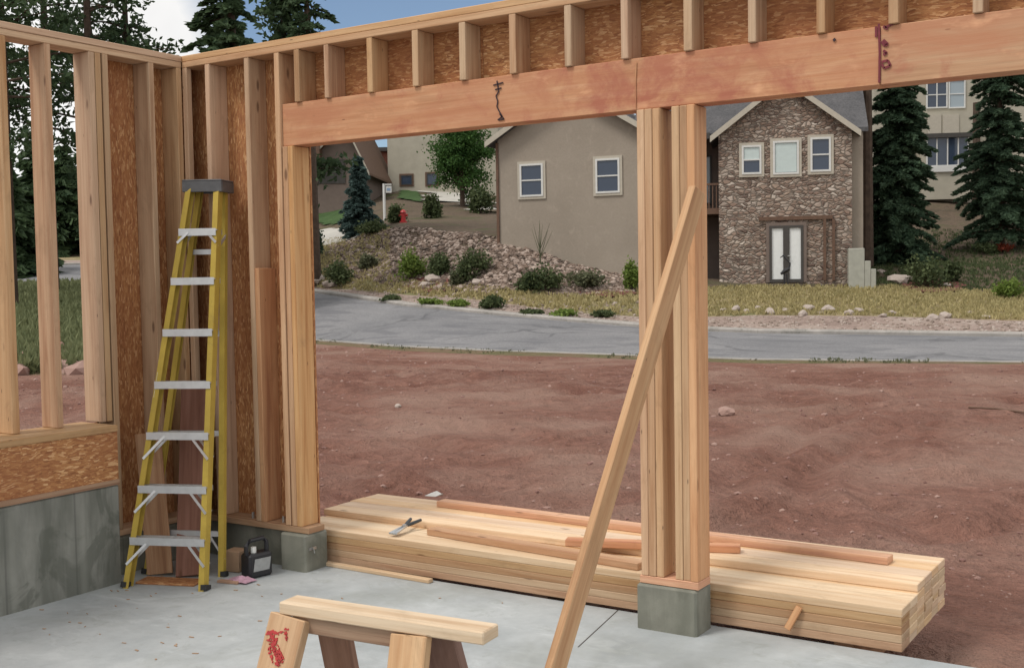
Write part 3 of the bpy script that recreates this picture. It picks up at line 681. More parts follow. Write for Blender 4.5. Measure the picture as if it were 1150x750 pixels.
# container
jb = thing('container', 'black plastic jug with handle and grey label standing on the floor by the curb', 'container', hit(292, 648, 2, 0))
jl, jr = hit(281, 651, 2, 0), hit(307, 645, 2, 0); jd = (jr-jl); jw = np.linalg.norm(jd); jd /= jw; jn = np.cross(jd, (0, 0, 1)); jn = jn if jn@(CAM-jl) > 0 else -jn; jc = (jl+jr)/2-jn*.05
mb = MB(); mb.box(jc+[0, 0, .07], jd*jw, jn*.10, (0, 0, .135)); mb.build('body', M['black'], jb, bevel=.012)
mb = MB(); mb.tube([jc-jd*jw*.42+[0, 0, .13], jc-jd*jw*.44+[0, 0, .18], jc-jd*jw*.25+[0, 0, .208], jc+jd*jw*.3+[0, 0, .212], jc+jd*jw*.44+[0, 0, .19], jc+jd*jw*.44+[0, 0, .13]], .013, 8); mb.build('handle', M['black'], jb)
mb = MB(); mb.tube([jc-jd*jw*.12+[0, 0, .13], jc-jd*jw*.12+[0, 0, .17]], .016, 10); mb.build('lid', M['paper'], jb)
mb = MB(); mb.box(jc+jn*.0515+[0, 0, .075]+jd*.004, jd*jw*.68, jn*.003, jd*0+np.array([0, 0, .07])+jd*.012); mb.build('label', M['greylabel'], jb)
p = hit(266, 640, 2, 0); mb = MB(); mb.box(p+[-.0, -.0, .062], (.10, .02, 0), (-.02, .10, 0), (0, 0, .12)); tag(mb.build('box', M['card'], bevel=.003), 'small tan box on the floor between the ladder and the black jug', 'box')
# rag
p = hit(271, 653, 2, 0); mb = MB(); n = 9
for i in range(n+1):
    for j in range(n+1):
        u, v = i/n-.5, j/n-.5; mb.v.append((p[0]+u*.15+jit(.004), p[1]+v*.09, .008+.02*abs(noise.noise(Vector((u*6, v*7, 3))))+.018*math.exp(-8*(u*u+v*v))))
for i in range(n):
    for j in range(n): a = i*(n+1)+j; mb.f.append((a, a+n+1, a+n+2, a+1)); mb.uv.append([(0, 0)]*4)
o = mb.build('rag', M['pink']); sm = o.modifiers.new('s', 'SOLIDIFY'); sm.thickness = .003; tag(o, 'crumpled pink rag on the floor beside the ladder foot', 'rag')
p = hit(254, 655, 2, 0); mb = MB(); mb.beam(p+[-.06, 0, .008], p+[.07, .03, .008], (0, 1, 0), .035, .014); tag(mb.build('wood_scrap', M['oldwood'], bevel=.002), 'short dark wood offcut lying by the pink rag', 'wood scrap')
# strap on the curb end
p = hit(352, 622, 0, .945); mb = MB(); mb.beam((.945, .03, .13), (.985, -.0, .12), (0, 0, 1), .012, .004); mb.beam((.943, .06, .13), (.943, .0, .13), (0, 0, 1), .016, .004); tag(mb.build('steel_tie', M['steel']), 'bent steel form tie sticking out of the curb end by the stack', 'steel tie')
for x in (.45, .7): mb = MB(); mb.tube([(x, .05, .2), (x, .05, .29)], .008, 8); mb.build('anchor_bolt', M['steel'], fwl)

mb = MB()
for k in range(60):
    if k < 40: x_, y_ = .25+random.random()*1.3, -1.5+random.random()*1.2
    elif k < 45: x_, y_ = random.gauss(3.3, .5), random.gauss(-1.9, .5)
    else: x_, y_ = random.uniform(.2, 4.4), random.uniform(-3.2, .1)
    if .02 < x_ and y_ < .12: mb.box((x_, y_, .0025), (random.uniform(.006, .028), jit(.01), 0), (jit(.004), random.uniform(.003, .008), 0), (0, 0, .003))
tag(mb.build('wood_shavings', M['card']), 'small wood chips and shavings scattered on the concrete floor', 'shavings', kind='stuff')

# ------------------------------------------------------------------ sawhorse
zs_ = .70
a = hit(313, 675.5, 2, zs_); b = hit(543, 709.5, 2, zs_); dx = (b-a); Ls = np.linalg.norm(dx); dx /= Ls; dy = np.array([-dx[1], dx[0], 0.])
sh = thing('sawhorse', 'wooden sawhorse in the foreground with red paint on its left leg', 'sawhorse', ((a+b)/2)*[1, 1, 0])
c0 = a+dy*.045
mb = MB(); mb.box((a+b)/2+dy*.044-[0, 0, .019], dx*Ls, dy*.089, (0, 0, .038)); mb.build('top_board', M['stack'], sh, bevel=.004)
mb = MB(); mb.box((a+b)/2-dx*.045+dy*.044-[0, 0, .0385+.026]-dx*.05, dx*(Ls-.27), dy*.06, (0, 0, .05)); mb.build('beam', M['oldwood'], sh, bevel=.003)
def hl(sx, front, wleg, lx):
    top = c0+dx*sx-np.array([0, 0, .062 if front else .06]); sg = -1 if front else 1
    top = top+dy*sg*.041; bot = top*[1, 1, 0]+dy*sg*.20+dx*lx; 
    mb = MB(); mb.beam(bot, top+(top-bot)*.03, dx, wleg, .036); return mb.build('leg', M['plyred'] if not front else M['stud'], sh, bevel=.003)
l1 = hl(.035, True, .135, -.07); hl(.135, False, .11, -.03); hl(.47, True, .12, .03); hl(.515, False, .12, .05)
# red paint on the left front leg : strokes laid on the face of the leg
top = c0+dx*.035-np.array([0, 0, .062])-dy*.041; bot = top*[1, 1, 0]-dy*.20-dx*.07; ln = np.cross(top-bot, dx); ln /= np.linalg.norm(ln); ln = ln if ln@(CAM-top) > 0 else -ln
pp = top+ln*.0195
def onleg(x, y):
    d = ray(x, y); t = ((pp-CAM)@ln)/(d@ln); return CAM+d*t
mb = MB(); k = 0
for st_, ww, nn in (([(298, 712), (305, 709), (312, 710), (324, 706)], 1.8, 44), ([(303, 708), (304, 716), (308, 730)], 2.2, 40), ([(308, 712), (307, 722), (312, 742)], 3.0, 80), ([(313, 727), (316, 738), (311, 745)], 2.6, 50), ([(300, 716), (304, 726)], 1.5, 8), ([(321, 708), (322, 718)], 1.2, 8), ([(302, 726), (306, 741)], 1.6, 14)):
    for q_ in range(nn):
        i_ = random.randrange(len(st_)-1); u_ = random.random(); x_ = st_[i_][0]*(1-u_)+st_[i_+1][0]*u_+random.gauss(0, ww*.55); y_ = st_[i_][1]*(1-u_)+st_[i_+1][1]*u_+random.gauss(0, ww*.4)
        an = math.atan2(st_[i_+1][1]-st_[i_][1], st_[i_+1][0]-st_[i_][0])+jit(.5); L_ = random.uniform(.8, 3.4)
        p, q = onleg(x_, y_), onleg(x_+math.cos(an)*L_, y_+math.sin(an)*L_); k += 1; mb.beam(p, q, ln, .001+.00002*k, random.uniform(.0012, .005))
mb.build('paint_mark', M['redpaint'], sh)

# ------------------------------------------------------------------ rocks
def rock_data(sub=1, seed=0):
    bm = bmesh.new(); bmesh.ops.create_icosphere(bm, subdivisions=sub, radius=1); r = random.Random(seed); off = r.random()*50
    for v in bm.verts:
        n_ = noise.noise(v.co*1.1+Vector((off, 0, 0)))*.45+noise.noise(v.co*2.6+Vector((off, 5, 0)))*.22; v.co *= 1+n_
        v.co.z *= .7
    V = np.array([tuple(v.co) for v in bm.verts]); Fc = [tuple(v.index for v in f.verts) for f in bm.faces]; bm.free(); return V, Fc
RK = [rock_data(1, k) for k in range(6)]; RK2 = [rock_data(2, k+10) for k in range(5)]
def rocks_mesh(name, items, mat, src=None):
    """items: (x,y,z,size)"""
    src = src or RK; VV = []; FF = []; n0 = 0
    for (x, y, z, s) in items:
        V, Fc = random.choice(src); a = random.random()*6.28; c, sn = math.cos(a), math.sin(a)
        Sx, Sy, Sz = s*random.uniform(.7, 1.3), s*random.uniform(.7, 1.3), s*random.uniform(.6, 1.1); Q = V*[Sx, Sy, Sz]
        Q = np.stack([Q[:, 0]*c-Q[:, 1]*sn, Q[:, 0]*sn+Q[:, 1]*c, Q[:, 2]], 1)+[x, y, z]; VV.append(Q); FF += [tuple(i+n0 for i in f) for f in Fc]; n0 += len(V)
    V = np.concatenate(VV); o3 = V.mean(0); me = bpy.data.meshes.new(name); me.from_pydata([tuple(v) for v in V-o3], [], FF); me.materials.append(mat)
    o = bpy.data.objects.new(name, me); COL.objects.link(o); o.location = tuple(o3); return o
def scatter_seg(seg, s0, s1, t0, t1, n, size, sink=.3, keep=lambda s, t: True):
    out = []
    while len(out) < n:
        s = random.uniform(s0, s1); t = random.uniform(t0, t1)
        if not keep(s, t): n -= .0; 
        if not keep(s, t): continue
        b = breaks(s); D = b[seg, 0]*(1-t)+b[seg+1, 0]*t; x = CAM[0]+D*(fh[0]+s*rh[0]); y = CAM[1]+D*(fh[1]+s*rh[1]); sz = size*random.uniform(.5, 1.5)**1.2
        out.append((x, y, terr(x, y)+sz*(.5-sink)*.6, sz))
    return out
sx = lambda px: (px-PW/2)/F_PX
bank = scatter_seg(6, sx(372), sx(725), -.02, 1.0, 8000, .088)
bank += scatter_seg(5, sx(370), sx(560), .55, 1, 350, .11)
tag(rocks_mesh('rock_bank', bank, M['rock']), 'steep bank of loose brown and pale rocks below the taupe house', 'rocks', kind='stuff')
vg = scatter_seg(4, sx(340), sx(1180), .1, .95, 1500, .045)
vg += scatter_seg(5, sx(340), sx(780), .0, .5, 300, .06)
tag(rocks_mesh('loose_stones', vg, M['boulder']), 'loose pinkish stones scattered along the far road edge', 'stones', kind='stuff')
dl = []
while len(dl) < 2600:
    D = 6+28*random.random()**1.3; s = random.uniform(-.6, .6); b = breaks(s)
    if D > b[2, 0]-.3: continue
    x = CAM[0]+D*(fh[0]+s*rh[0]); y = CAM[1]+D*(fh[1]+s*rh[1])
    if y < 1.15 and -.3 < x: continue
    sz = random.choice([.008, .01, .014, .014, .022])*random.uniform(.6, 1.4)*(.6+D*.05); dl.append((x, y, terr(x, y)+sz*.1, sz))
tag(rocks_mesh('dirt_clods', dl, M['clod']), 'small clods and pebbles strewn over the red dirt yard', 'pebbles', kind='stuff')
def boulder(px, py, size, label, group=None, mat='boulder'):
    p = drop(px, py); o = rocks_mesh('boulder', [(p[0], p[1], p[2]+size*.25, size)], M[mat], RK2); return tag(o, label, 'boulder', group)
for px, py in ((812, 349), (826, 350), (838, 351), (851, 349), (866, 352), (884, 351), (901, 354), (909, 349), (921, 352), (931, 350), (955, 353), (965, 351), (990, 356), (1003, 354), (1047, 358), (1061, 356), (1090, 353), (1108, 357)):
    boulder(px+jit(2), py+jit(1), random.uniform(.09, .21), 'pale boulder in the row between the dry lawn and the gravel verge', 'boulders edging the dry lawn')
boulder(815, 466, .14, 'pinkish fist-shaped stone on the red dirt right of the double post', mat='clod')
boulder(487, 316, .35, 'largest pale pink boulder in the red mulch below the rock bank', None)
boulder(478, 322, .2, 'small white boulder at the road side of the red mulch bed')
boulder(536, 322, .28, 'pale boulder right of the red mulch among the shrubs')
boulder(1012, 318, .38, 'grey boulder left of the round bush in the right yard')
boulder(1062, 322, .17, 'small whitish rock on the red mulch beside the conical bush')
boulder(989, 307, .16, 'small white rock right of the grey steps')
boulder(357, 318, .45, 'grey boulder beside the left opening post, near the road')
boulder(372, 322, .3, 'smaller grey boulder at the foot of the yellow grass')
boulder(447, 458, .07, 'small white stone lying on the red dirt')
p0_, p1_ = drop(1088, 459), drop(1150, 469)
mb = MB(); mb.tube([p0_+[0, 0, .02], (p0_+p1_)/2+[0, 0, .04], p1_+(p1_-p0_)*.6+[0, 0, .02]], .014, 6); tag(mb.build('stick', M['brown']), 'thin dark stick lying on the dirt at the right edge', 'stick')

# ------------------------------------------------------------------ vegetation
def leafmesh(P, S, mat, name, parent=None, elong=1.6, flat=0., dirs=None, loc=None):
    """P (n,3) positions, S sizes: one little folded quad each"""
    P = np.asarray(P); n = len(P); S = np.asarray(S).reshape(-1, 1)*np.ones((n, 1))
    a = rng.normal(size=(n, 3)) if dirs is None else np.asarray(dirs)+rng.normal(size=(n, 3))*.35
    a[:, 2] *= (1-flat); a /= np.linalg.norm(a, axis=1)[:, None]
    b = np.cross(a, rng.normal(size=(n, 3))); b /= np.linalg.norm(b, axis=1)[:, None]
    V = np.empty((n, 4, 3)); V[:, 0] = P-a*S*elong/2; V[:, 1] = P+b*S/2; V[:, 2] = P+a*S*elong/2; V[:, 3] = P-b*S/2
    V = V.reshape(-1, 3); pl = WL.get(parent.name, np.zeros(3)) if parent else np.zeros(3)
    o3 = np.array(loc, float) if loc is not None else (P.mean(0) if parent else np.array([P[:, 0].mean(), P[:, 1].mean(), P[:, 2].min()]))
    V = V-o3; me = bpy.data.meshes.new(name); me.vertices.add(4*n); me.vertices.foreach_set('co', V.ravel())
    me.loops.add(4*n); me.loops.foreach_set('vertex_index', np.arange(4*n)); me.polygons.add(n); me.polygons.foreach_set('loop_start', np.arange(0, 4*n, 4)); me.polygons.foreach_set('loop_total', np.full(n, 4))
    me.update(); me.validate(); me.materials.append(mat); o = bpy.data.objects.new(name, me); COL.objects.link(o)
    if parent: o.parent = parent
    o.location = tuple(o3-pl); WL[o.name] = o3; return o
def spruce(base, H, Rb, label, group=None, mat='spruce', dens=1., z0=.04, size=.16, name='spruce_tree', power=.85, gaps=0., elong=2.2):
    base = np.array(base); t = thing(name, label, 'tree', base, group)
    mb = MB(); mb.tube([base-[0, 0, .3], base+[0, 0, H*.4], base+[0, 0, H*.97]], [H*.018+.05, H*.012+.02, .015], 8); 
    P, S, Dr = [], [], []; z = H*z0
    while z < H*.99:
        fz = (z/H-z0)/(1-z0); Rz = Rb*(1-fz)**power*random.uniform(.8, 1.12)+.08; nb = random.randint(6, 9)
        for k in range(nb):
            if random.random() < gaps: continue
            z_keep = z; z = min(H*.98, max(H*z0, z+jit(.5)))
            a = random.random()*6.283; L = Rz*random.uniform(.6, 1.15)*(1+.45*noise.noise(Vector((math.cos(a)*1.5+base[0], math.sin(a)*1.5, z*.6)))); dr = random.uniform(.15, .38)
            dv = np.array([math.cos(a), math.sin(a), 0]); sd_ = np.array([-dv[1], dv[0], 0]); n = int(max(6, L*34*dens))
            mb.tube([base+[0, 0, z], base+dv*L*.8+[0, 0, z-dr*L*.7]], [.02+.01*L, .006], 4, False)
            for _ in range(n):
                u = random.random()**.65; w_ = (1-u)*.32*L+.07; v = random.uniform(-1, 1)*w_
                P.append(base+dv*L*u+sd_*v+[0, 0, z-dr*L*u*u*1.1+abs(v)*-.25+jit(.06)]); S.append(size*random.uniform(.6, 1.35)); Dr.append(dv*.8+sd_*(.7 if v > 0 else -.7)+[0, 0, -.25])
            z = z_keep
        z += H*.028*random.uniform(.8, 1.2)/max(.6, dens**.5)
    mb.build('trunk', M['bark'], t); leafmesh(P, S, M[mat], 'crown', t, elong, 0, Dr); return t
def puff_tree(base, H, crown_z, rx, rz, label, mat='leaf', npuff=60, per=110, pr=.55, size=.1, group=None, name='broadleaf_tree', shell=.55):
    base = np.array(base); t = thing(name, label, 'tree', base, group); mb = MB()
    mb.tube([base-[0, 0, .3], base+[jit(.2), jit(.2), H*.35], base+[jit(.3), jit(.3), H*.8]], [H*.02+.05, H*.014+.02, .03], 8)
    P, S = [], []
    for k in range(npuff):
        d_ = rng.normal(size=3); d_ /= np.linalg.norm(d_); r = random.uniform(shell, 1.)
        c = base+[0, 0, crown_z]+d_*[rx, rx, rz]*r; st_ = base+[0, 0, max(H*.2, c[2]-base[2]-rx*.6)]
        mb.tube([st_, (st_+c)/2+[0, 0, .1], c], [.05, .03, .01], 4, False)
        q = rng.normal(size=(per, 3))*pr*.5*random.uniform(.7, 1.3)*np.array([1, 1, .7])+c; P.append(q); S.append(size*rng.uniform(.6, 1.4, per))
    mb.build('trunk', M['bark'], t); leafmesh(np.concatenate(P), np.concatenate(S), M[mat], 'crown', t, 1.5); return t
def pine(base, H, rx, label, cz0=.25, nb=70, per=70, group=None, pr=.8, size=.16, lean_=0., mat='pine'):
    """airy long-needled pine: separate tufts on whorled limbs with gaps between"""
    base = np.array(base); t = thing('pine_tree', label, 'tree', base, group); mb = MB(); tp = base+[lean_, 0, H]
    mb.tube([base-[0, 0, .3], base*.5+tp*.5, tp], [.26, .17, .03], 8); P, S = [], []
    for k in range(nb):
        f = random.random()**.9; z = H*(cz0+(1-cz0)*f); Rz = rx*(1-f)**.75+.3; a = random.random()*6.283; L = Rz*random.uniform(.55, 1.1)
        o = base+(tp-base)*(z/H); dv = np.array([math.cos(a), math.sin(a), random.uniform(-.15, .25)]); e = o+dv*L
        mb.tube([o, o+dv*L*.5+[0, 0, .1], e], [.06, .04, .015], 5, False)
        for u in np.arange(.35, 1.05, .22 if L > 1.5 else .4):
            c = o+dv*L*u+[jit(.2), jit(.2), jit(.15)+.1]; q = rng.normal(size=(per//2, 3))*np.array([pr*.42, pr*.42, pr*.24])+c; P.append(q); S.append(size*rng.uniform(.6, 1.4, per//2))
    mb.build('trunk', M['bark'], t); leafmesh(np.concatenate(P), np.concatenate(S), M[mat], 'crown', t, 2.2); return t
def shrub(px, py, w_, h_, label, mat='shrub', n=900, size=.07, group=None, name='shrub', D=None):
    p = drop(px, py) if D is None else placeD(px, D); t = thing(name, label, 'shrub', p, group); P = []; mb = MB()
    for k in range(7):
        a = k*.9; e = p+np.array([math.cos(a)*w_*.28, math.sin(a)*w_*.28, h_*.7]); mb.tube([p-[0, 0, .05], e], [.018, .006], 4, False)
    mb.build('stems', M['bark'], t)
    npf = 18; h_ *= 1.2; n *= 2
    for k in range(npf):
        a = random.random()*6.283; r = random.random()**.5*.42*w_; zz = random.uniform(.25, .8)*h_*(1-.5*(r/(w_*.5))**2)
        P.append(rng.normal(size=(n//npf, 3))*np.array([w_*.13, w_*.13, h_*.13])+p+[math.cos(a)*r, math.sin(a)*r, zz])
    P = np.concatenate(P); P[:, 2] = np.maximum(P[:, 2], p[2]+.01)
    leafmesh(P, size*rng.uniform(.6, 1.4, len(P)), M[mat], 'foliage', t, 1.5); return t
px2m = lambda px, D: px*D/F_PX
# shrubs across the road: (x, base y, width px, height px, material, label)
for (px, py, wp, hp, mt, lb) in (
 (380, 322, 30, 25, 'shrub', 'round green shrub near the left opening post across the road'),
 (412, 303, 22, 14, 'shrubg', 'low greyish shrub between the yellow grass and the rock bank'),
 (461, 315, 32, 33, 'shruby', 'bright yellow-green shrub at the foot of the rock bank'),
 (493, 310, 22, 22, 'shrub', 'small dark shrub between the bright shrub and the pink boulder'),
 (531, 315, 34, 34, 'shrub', 'large dark green shrub on the rock bank below the taupe house corner'),
 (517, 321, 22, 16, 'shrubg', 'dull olive shrub left of the large dark shrub'),
 (592, 328, 22, 20, 'shrub', 'dark shrub standing left of the wide one below the first house window'),
 (612, 328, 34, 28, 'shrub', 'wide dark green shrub below the two taupe house windows'),
 (657, 325, 40, 20, 'shrubg', 'low spreading grey-green shrub under the second house window'),
 (708, 327, 18, 30, 'shruby', 'upright green shrub partly hidden by the double post'),
 (440, 338, 20, 6, 'shrub', 'flat green ground plant at the road edge, farthest left of its row'),
 (484, 343, 26, 7, 'shruby', 'flat green ground plant in front of the small white boulder'),
 (515, 345, 24, 7, 'shruby', 'flat green ground plant second in from the dark shrub below the rocks'),
 (552, 347, 24, 14, 'shrub', 'rounded dark ground plant on the verge below the house corner'),
 (597, 354, 22, 6, 'shrub', 'flat green ground plant on the gravel below the wide shrub'),
 (633, 356, 26, 8, 'shruby', 'flat bright ground plant on the gravel between the two house windows'),
 (677, 356, 22, 7, 'shrub', 'flat green ground plant on the gravel just left of the double post'),
 (1038, 324, 40, 36, 'shrub', 'round dark green bush in the mulch of the right yard'),
 (1070, 318, 18, 22, 'shrub', 'small conical bush right of the round bush'),
 (1135, 335, 34, 18, 'shruby', 'bright green low plant at the right edge of the dry lawn'),
 (486, 245, 18, 24, 'shrub', 'dense upright shrub by the curved white driveway'),
 (445, 250, 20, 18, 'shrub', 'dark spiky shrub between the white sign post and the hydrant'),
 (540, 240, 26, 26, 'shrub', 'dark shrub below the tall broadleaf tree'),
 (355, 288, 16, 26, 'spruce', 'small dark conifer shrub beside the left opening post'),
 (421, 262, 34, 12, 'shrub', 'low dark juniper around the foot of the blue spruce'),
 (990, 276, 34, 18, 'shrub', 'green bush at the foot of the dark spruce by the stone house'),
 (1105, 284, 30, 10, 'shrub', 'sparse dark shrub under the right edge spruce')):
    p = drop(px, py); D = (p[:2]-CAM[:2])@fh
    shrub(px, py, px2m(wp, D), px2m(hp, D), lb, mt, 700 if wp*hp > 300 else 350, px2m(2.3, D))
p = drop(1124, 283); D = (p[:2]-CAM[:2])@fh; shrub(1124, 283, px2m(26, D), px2m(8, D), 'bed of red and orange flowers on the slope at right', 'flower', 400, .07, name='flower_bed')['category'] = 'flowers'
p = drop(921, 317); shrub(921, 317, 1.0, .25, 'red flowers along the base of the stone wall right of the glass door', 'flower', 200, .05, name='flower_bed')['category'] = 'flowers'
# bare sapling against the taupe wall
p = placeD(607, 43.6); t = thing('sapling', 'bare thin sapling standing against the taupe house wall', 'tree', p); mb = MB()
for k in range(9):
    a = random.uniform(-.5, .5); z0 = random.uniform(.2, .8); mb.tube([p+[0, 0, z0], p+[.5*a, .3*a, z0+.5], p+[a, .5*a, z0+1.0]], [.018, .012, .005], 4)
mb.tube([p-[0, 0, .1], p+[0, 0, 1.5]], [.03, .01], 6); mb.build('branches', M['shrubg'], t)
# trees at the left, beyond the open stud wall and above the plates
for (px, D, H, rx, cz, lb) in ((12, 44, 19, 3.6, .30, 'tall airy pine at the far left behind the open studs'), (60, 52, 21, 3.6, .34, 'tall airy pine seen between the first two studs, reaching over the left wall'),
    (108, 46, 19, 3.3, .30, 'tall dense pine above the window part of the left wall'), (150, 47, 16.5, 2.6, .2, 'tall pine whose right side ends above the wall corner, against white sky'),
    (-60, 50, 20, 4, .3, 'tall pine just outside the left edge, its limbs reaching in')):
    pine(placeD(px, D), H, rx, lb, cz, 58, 60, None, .8, .13)
spruce(placeD(268, 44), 17.5, 2.0, 'tall dense dark conifer rising just right of the wall corner', None, 'pine', 1.1, .1, .2, 'conifer_tree', .55)
pine(placeD(326, 52), 16.2, 1.9, 'thin ragged conifer against the sky, second right of the wall corner', .2, 85, 80, None, .9, .17)
spruce(placeD(352, 50), 17.0, 1.5, 'conifer with tapering right side against blue sky, third right of the corner', None, 'pine', .9, .5, .17, 'conifer_tree', .7, .15)
for (px, D, H, rb, lb) in ((10, 66, 6.5, 3.2, 'dark spruce far behind the road at the left edge'), (42, 84, 8, 3.6, 'dark spruce far behind the road between the first studs'), (75, 80, 7.5, 3.4, 'dark spruce far behind the road beside the second stud'),
        (100, 90, 8, 3.6, 'dark spruce far behind the road left of the triple stud'), (-30, 86, 8, 4, 'dark spruce far behind the road beyond the left edge'), (135, 90, 9, 4, 'dark spruce behind the road hidden mostly by the stud wall')):
    spruce(placeD(px, D), H, rb, lb, 'dark spruces beyond the road', 'pine', .5, .02, .42)
# seen through the openings
spruce(placeD(405, 57), px2m(88, 57), px2m(25, 57), 'blue spruce beside the left driveway, seen through the left opening', None, 'bluespruce', 2.4, .03, .09, elong=2.6)
puff_tree(placeD(521, 70), 6.2, 3.3, 1.75, 2.9, 'leafy green tree between the cream house and the taupe house', 'leaf', 110, 210, .65, .10, None, 'broadleaf_tree', .25)
spruce(placeD(1007, 47), px2m(255, 47), px2m(50, 47), 'large dark spruce between the stone house and the far bay windows', None, 'spruce', 3.2, .02, .085, power=.5, elong=3)
spruce(placeD(1122, 48.5), px2m(270, 48.5), px2m(56, 48.5), 'large dark spruce at the right edge in front of the far house', None, 'spruce', 2.8, .08, .085, power=.45, gaps=.12, elong=3)
pine(placeD(974, 45.5), 17, 2.2, 'tall pine whose bare dark trunk rises beside the stone house corner', .66, 50, 70)
p = placeD(1096, 58); t = thing('tree_stump', 'reddish tree trunk on the slope between the two large spruces', 'tree trunk', p); mb = MB(); mb.tube([p-[0, 0, .2], p+[0, 0, 5.5]], [.22, .17], 8); mb.build('trunk', M['bark'], t)
for k, px in enumerate((600, 760, 930, 1150, 1300, 1450, 250)):
    spruce(placeD(px, 118+jit(10)), 15+jit(2), 3.8, 'tall dark conifer of the wood behind the houses', 'conifers behind the houses', 'pine', .35, .02, .6, 'conifer_tree')
# grass tufts
def tufts(name, items, mat, label, hgt=.12):
    P = []; S = []; Dr = []
    for (x, y, z, s) in items:
        for _ in range(4): P.append((x+jit(.06), y+jit(.06), z+hgt*.4)); S.append(hgt*random.uniform(.2, .4)); Dr.append((jit(.3), jit(.3), 1))
    o = leafmesh(P, S, M[mat], name, None, 4., 0, Dr); return tag(o, label, 'grass', kind='stuff')
tufts('dry_grass', scatter_seg(5, sx(720), sx(1190), 0, 1, 5200, .1, .5), 'drygrass', 'dry yellow-green grass tufts covering the lawn before the stone house', .13)
tufts('grass_tufts', scatter_seg(5, sx(340), sx(720), 0, 1, 1400, .1, .5)+scatter_seg(6, sx(345), sx(440), 0, 1, 900, .1, .5), 'drygrass', 'dry grass tufts among the stones left of the shrubs', .16)
tufts('road_edge_grass', [q_ for q_ in scatter_seg(2, sx(320), sx(1190), 0, 1, 1500, .1, .5) if noise.noise(Vector((q_[0]*.4, q_[1]*.4, 0))) > .0 and random.random() < .25], 'shrubg', 'short weeds along the near edge of the road', .07)
tufts('field_grass', scatter_seg(2, sx(-40), sx(200), 0, 1, 4500, .1, .5), 'shrub2', 'green grass of the field beyond the left window framing', .45)
tufts('slope_grass', scatter_seg(6, sx(960), sx(1190), 0, 1, 2200, .1, .5)+scatter_seg(7, sx(960), sx(1190), 0, 1, 1200, .1, .5), 'shrub', 'sparse green grass on the shaded slope at right', .12)
rk = scatter_seg(2, sx(0), sx(140), 0, .12, 60, .3)
tag(rocks_mesh('field_stones', rk, M['clod']), 'rough brown stones between the dirt and the grass at far left', 'stones', kind='stuff')
# ground patches
patch('driveway', [(345, 279), (398, 270), (398, 258), (345, 262)], M['terra']); patch('green_lawn', [(345, 253), (398, 250), (398, 236), (345, 238)], M['green'])
patch('driveway', [(430, 214), (470, 214), (515, 230), (560, 240), (560, 233), (520, 219), (480, 207), (430, 208)], M['terra'])
patch('green_lawn', [(447, 224), (475, 228), (470, 217), (450, 215)], M['green'])
def blob(px, py, rw, rh_, n=22): return [(px+rw*math.cos(2*math.pi*k/n)*random.uniform(.75, 1.12), py+rh_*math.sin(2*math.pi*k/n)*random.uniform(.75, 1.12)) for k in range(n)]
for b_ in ((485, 321, 33, 9), (1048, 323, 38, 7), (684, 331, 32, 4), (1135, 322, 14, 3)): patch('mulch_bed', blob(*b_), M['redmulch'], .06, 44)
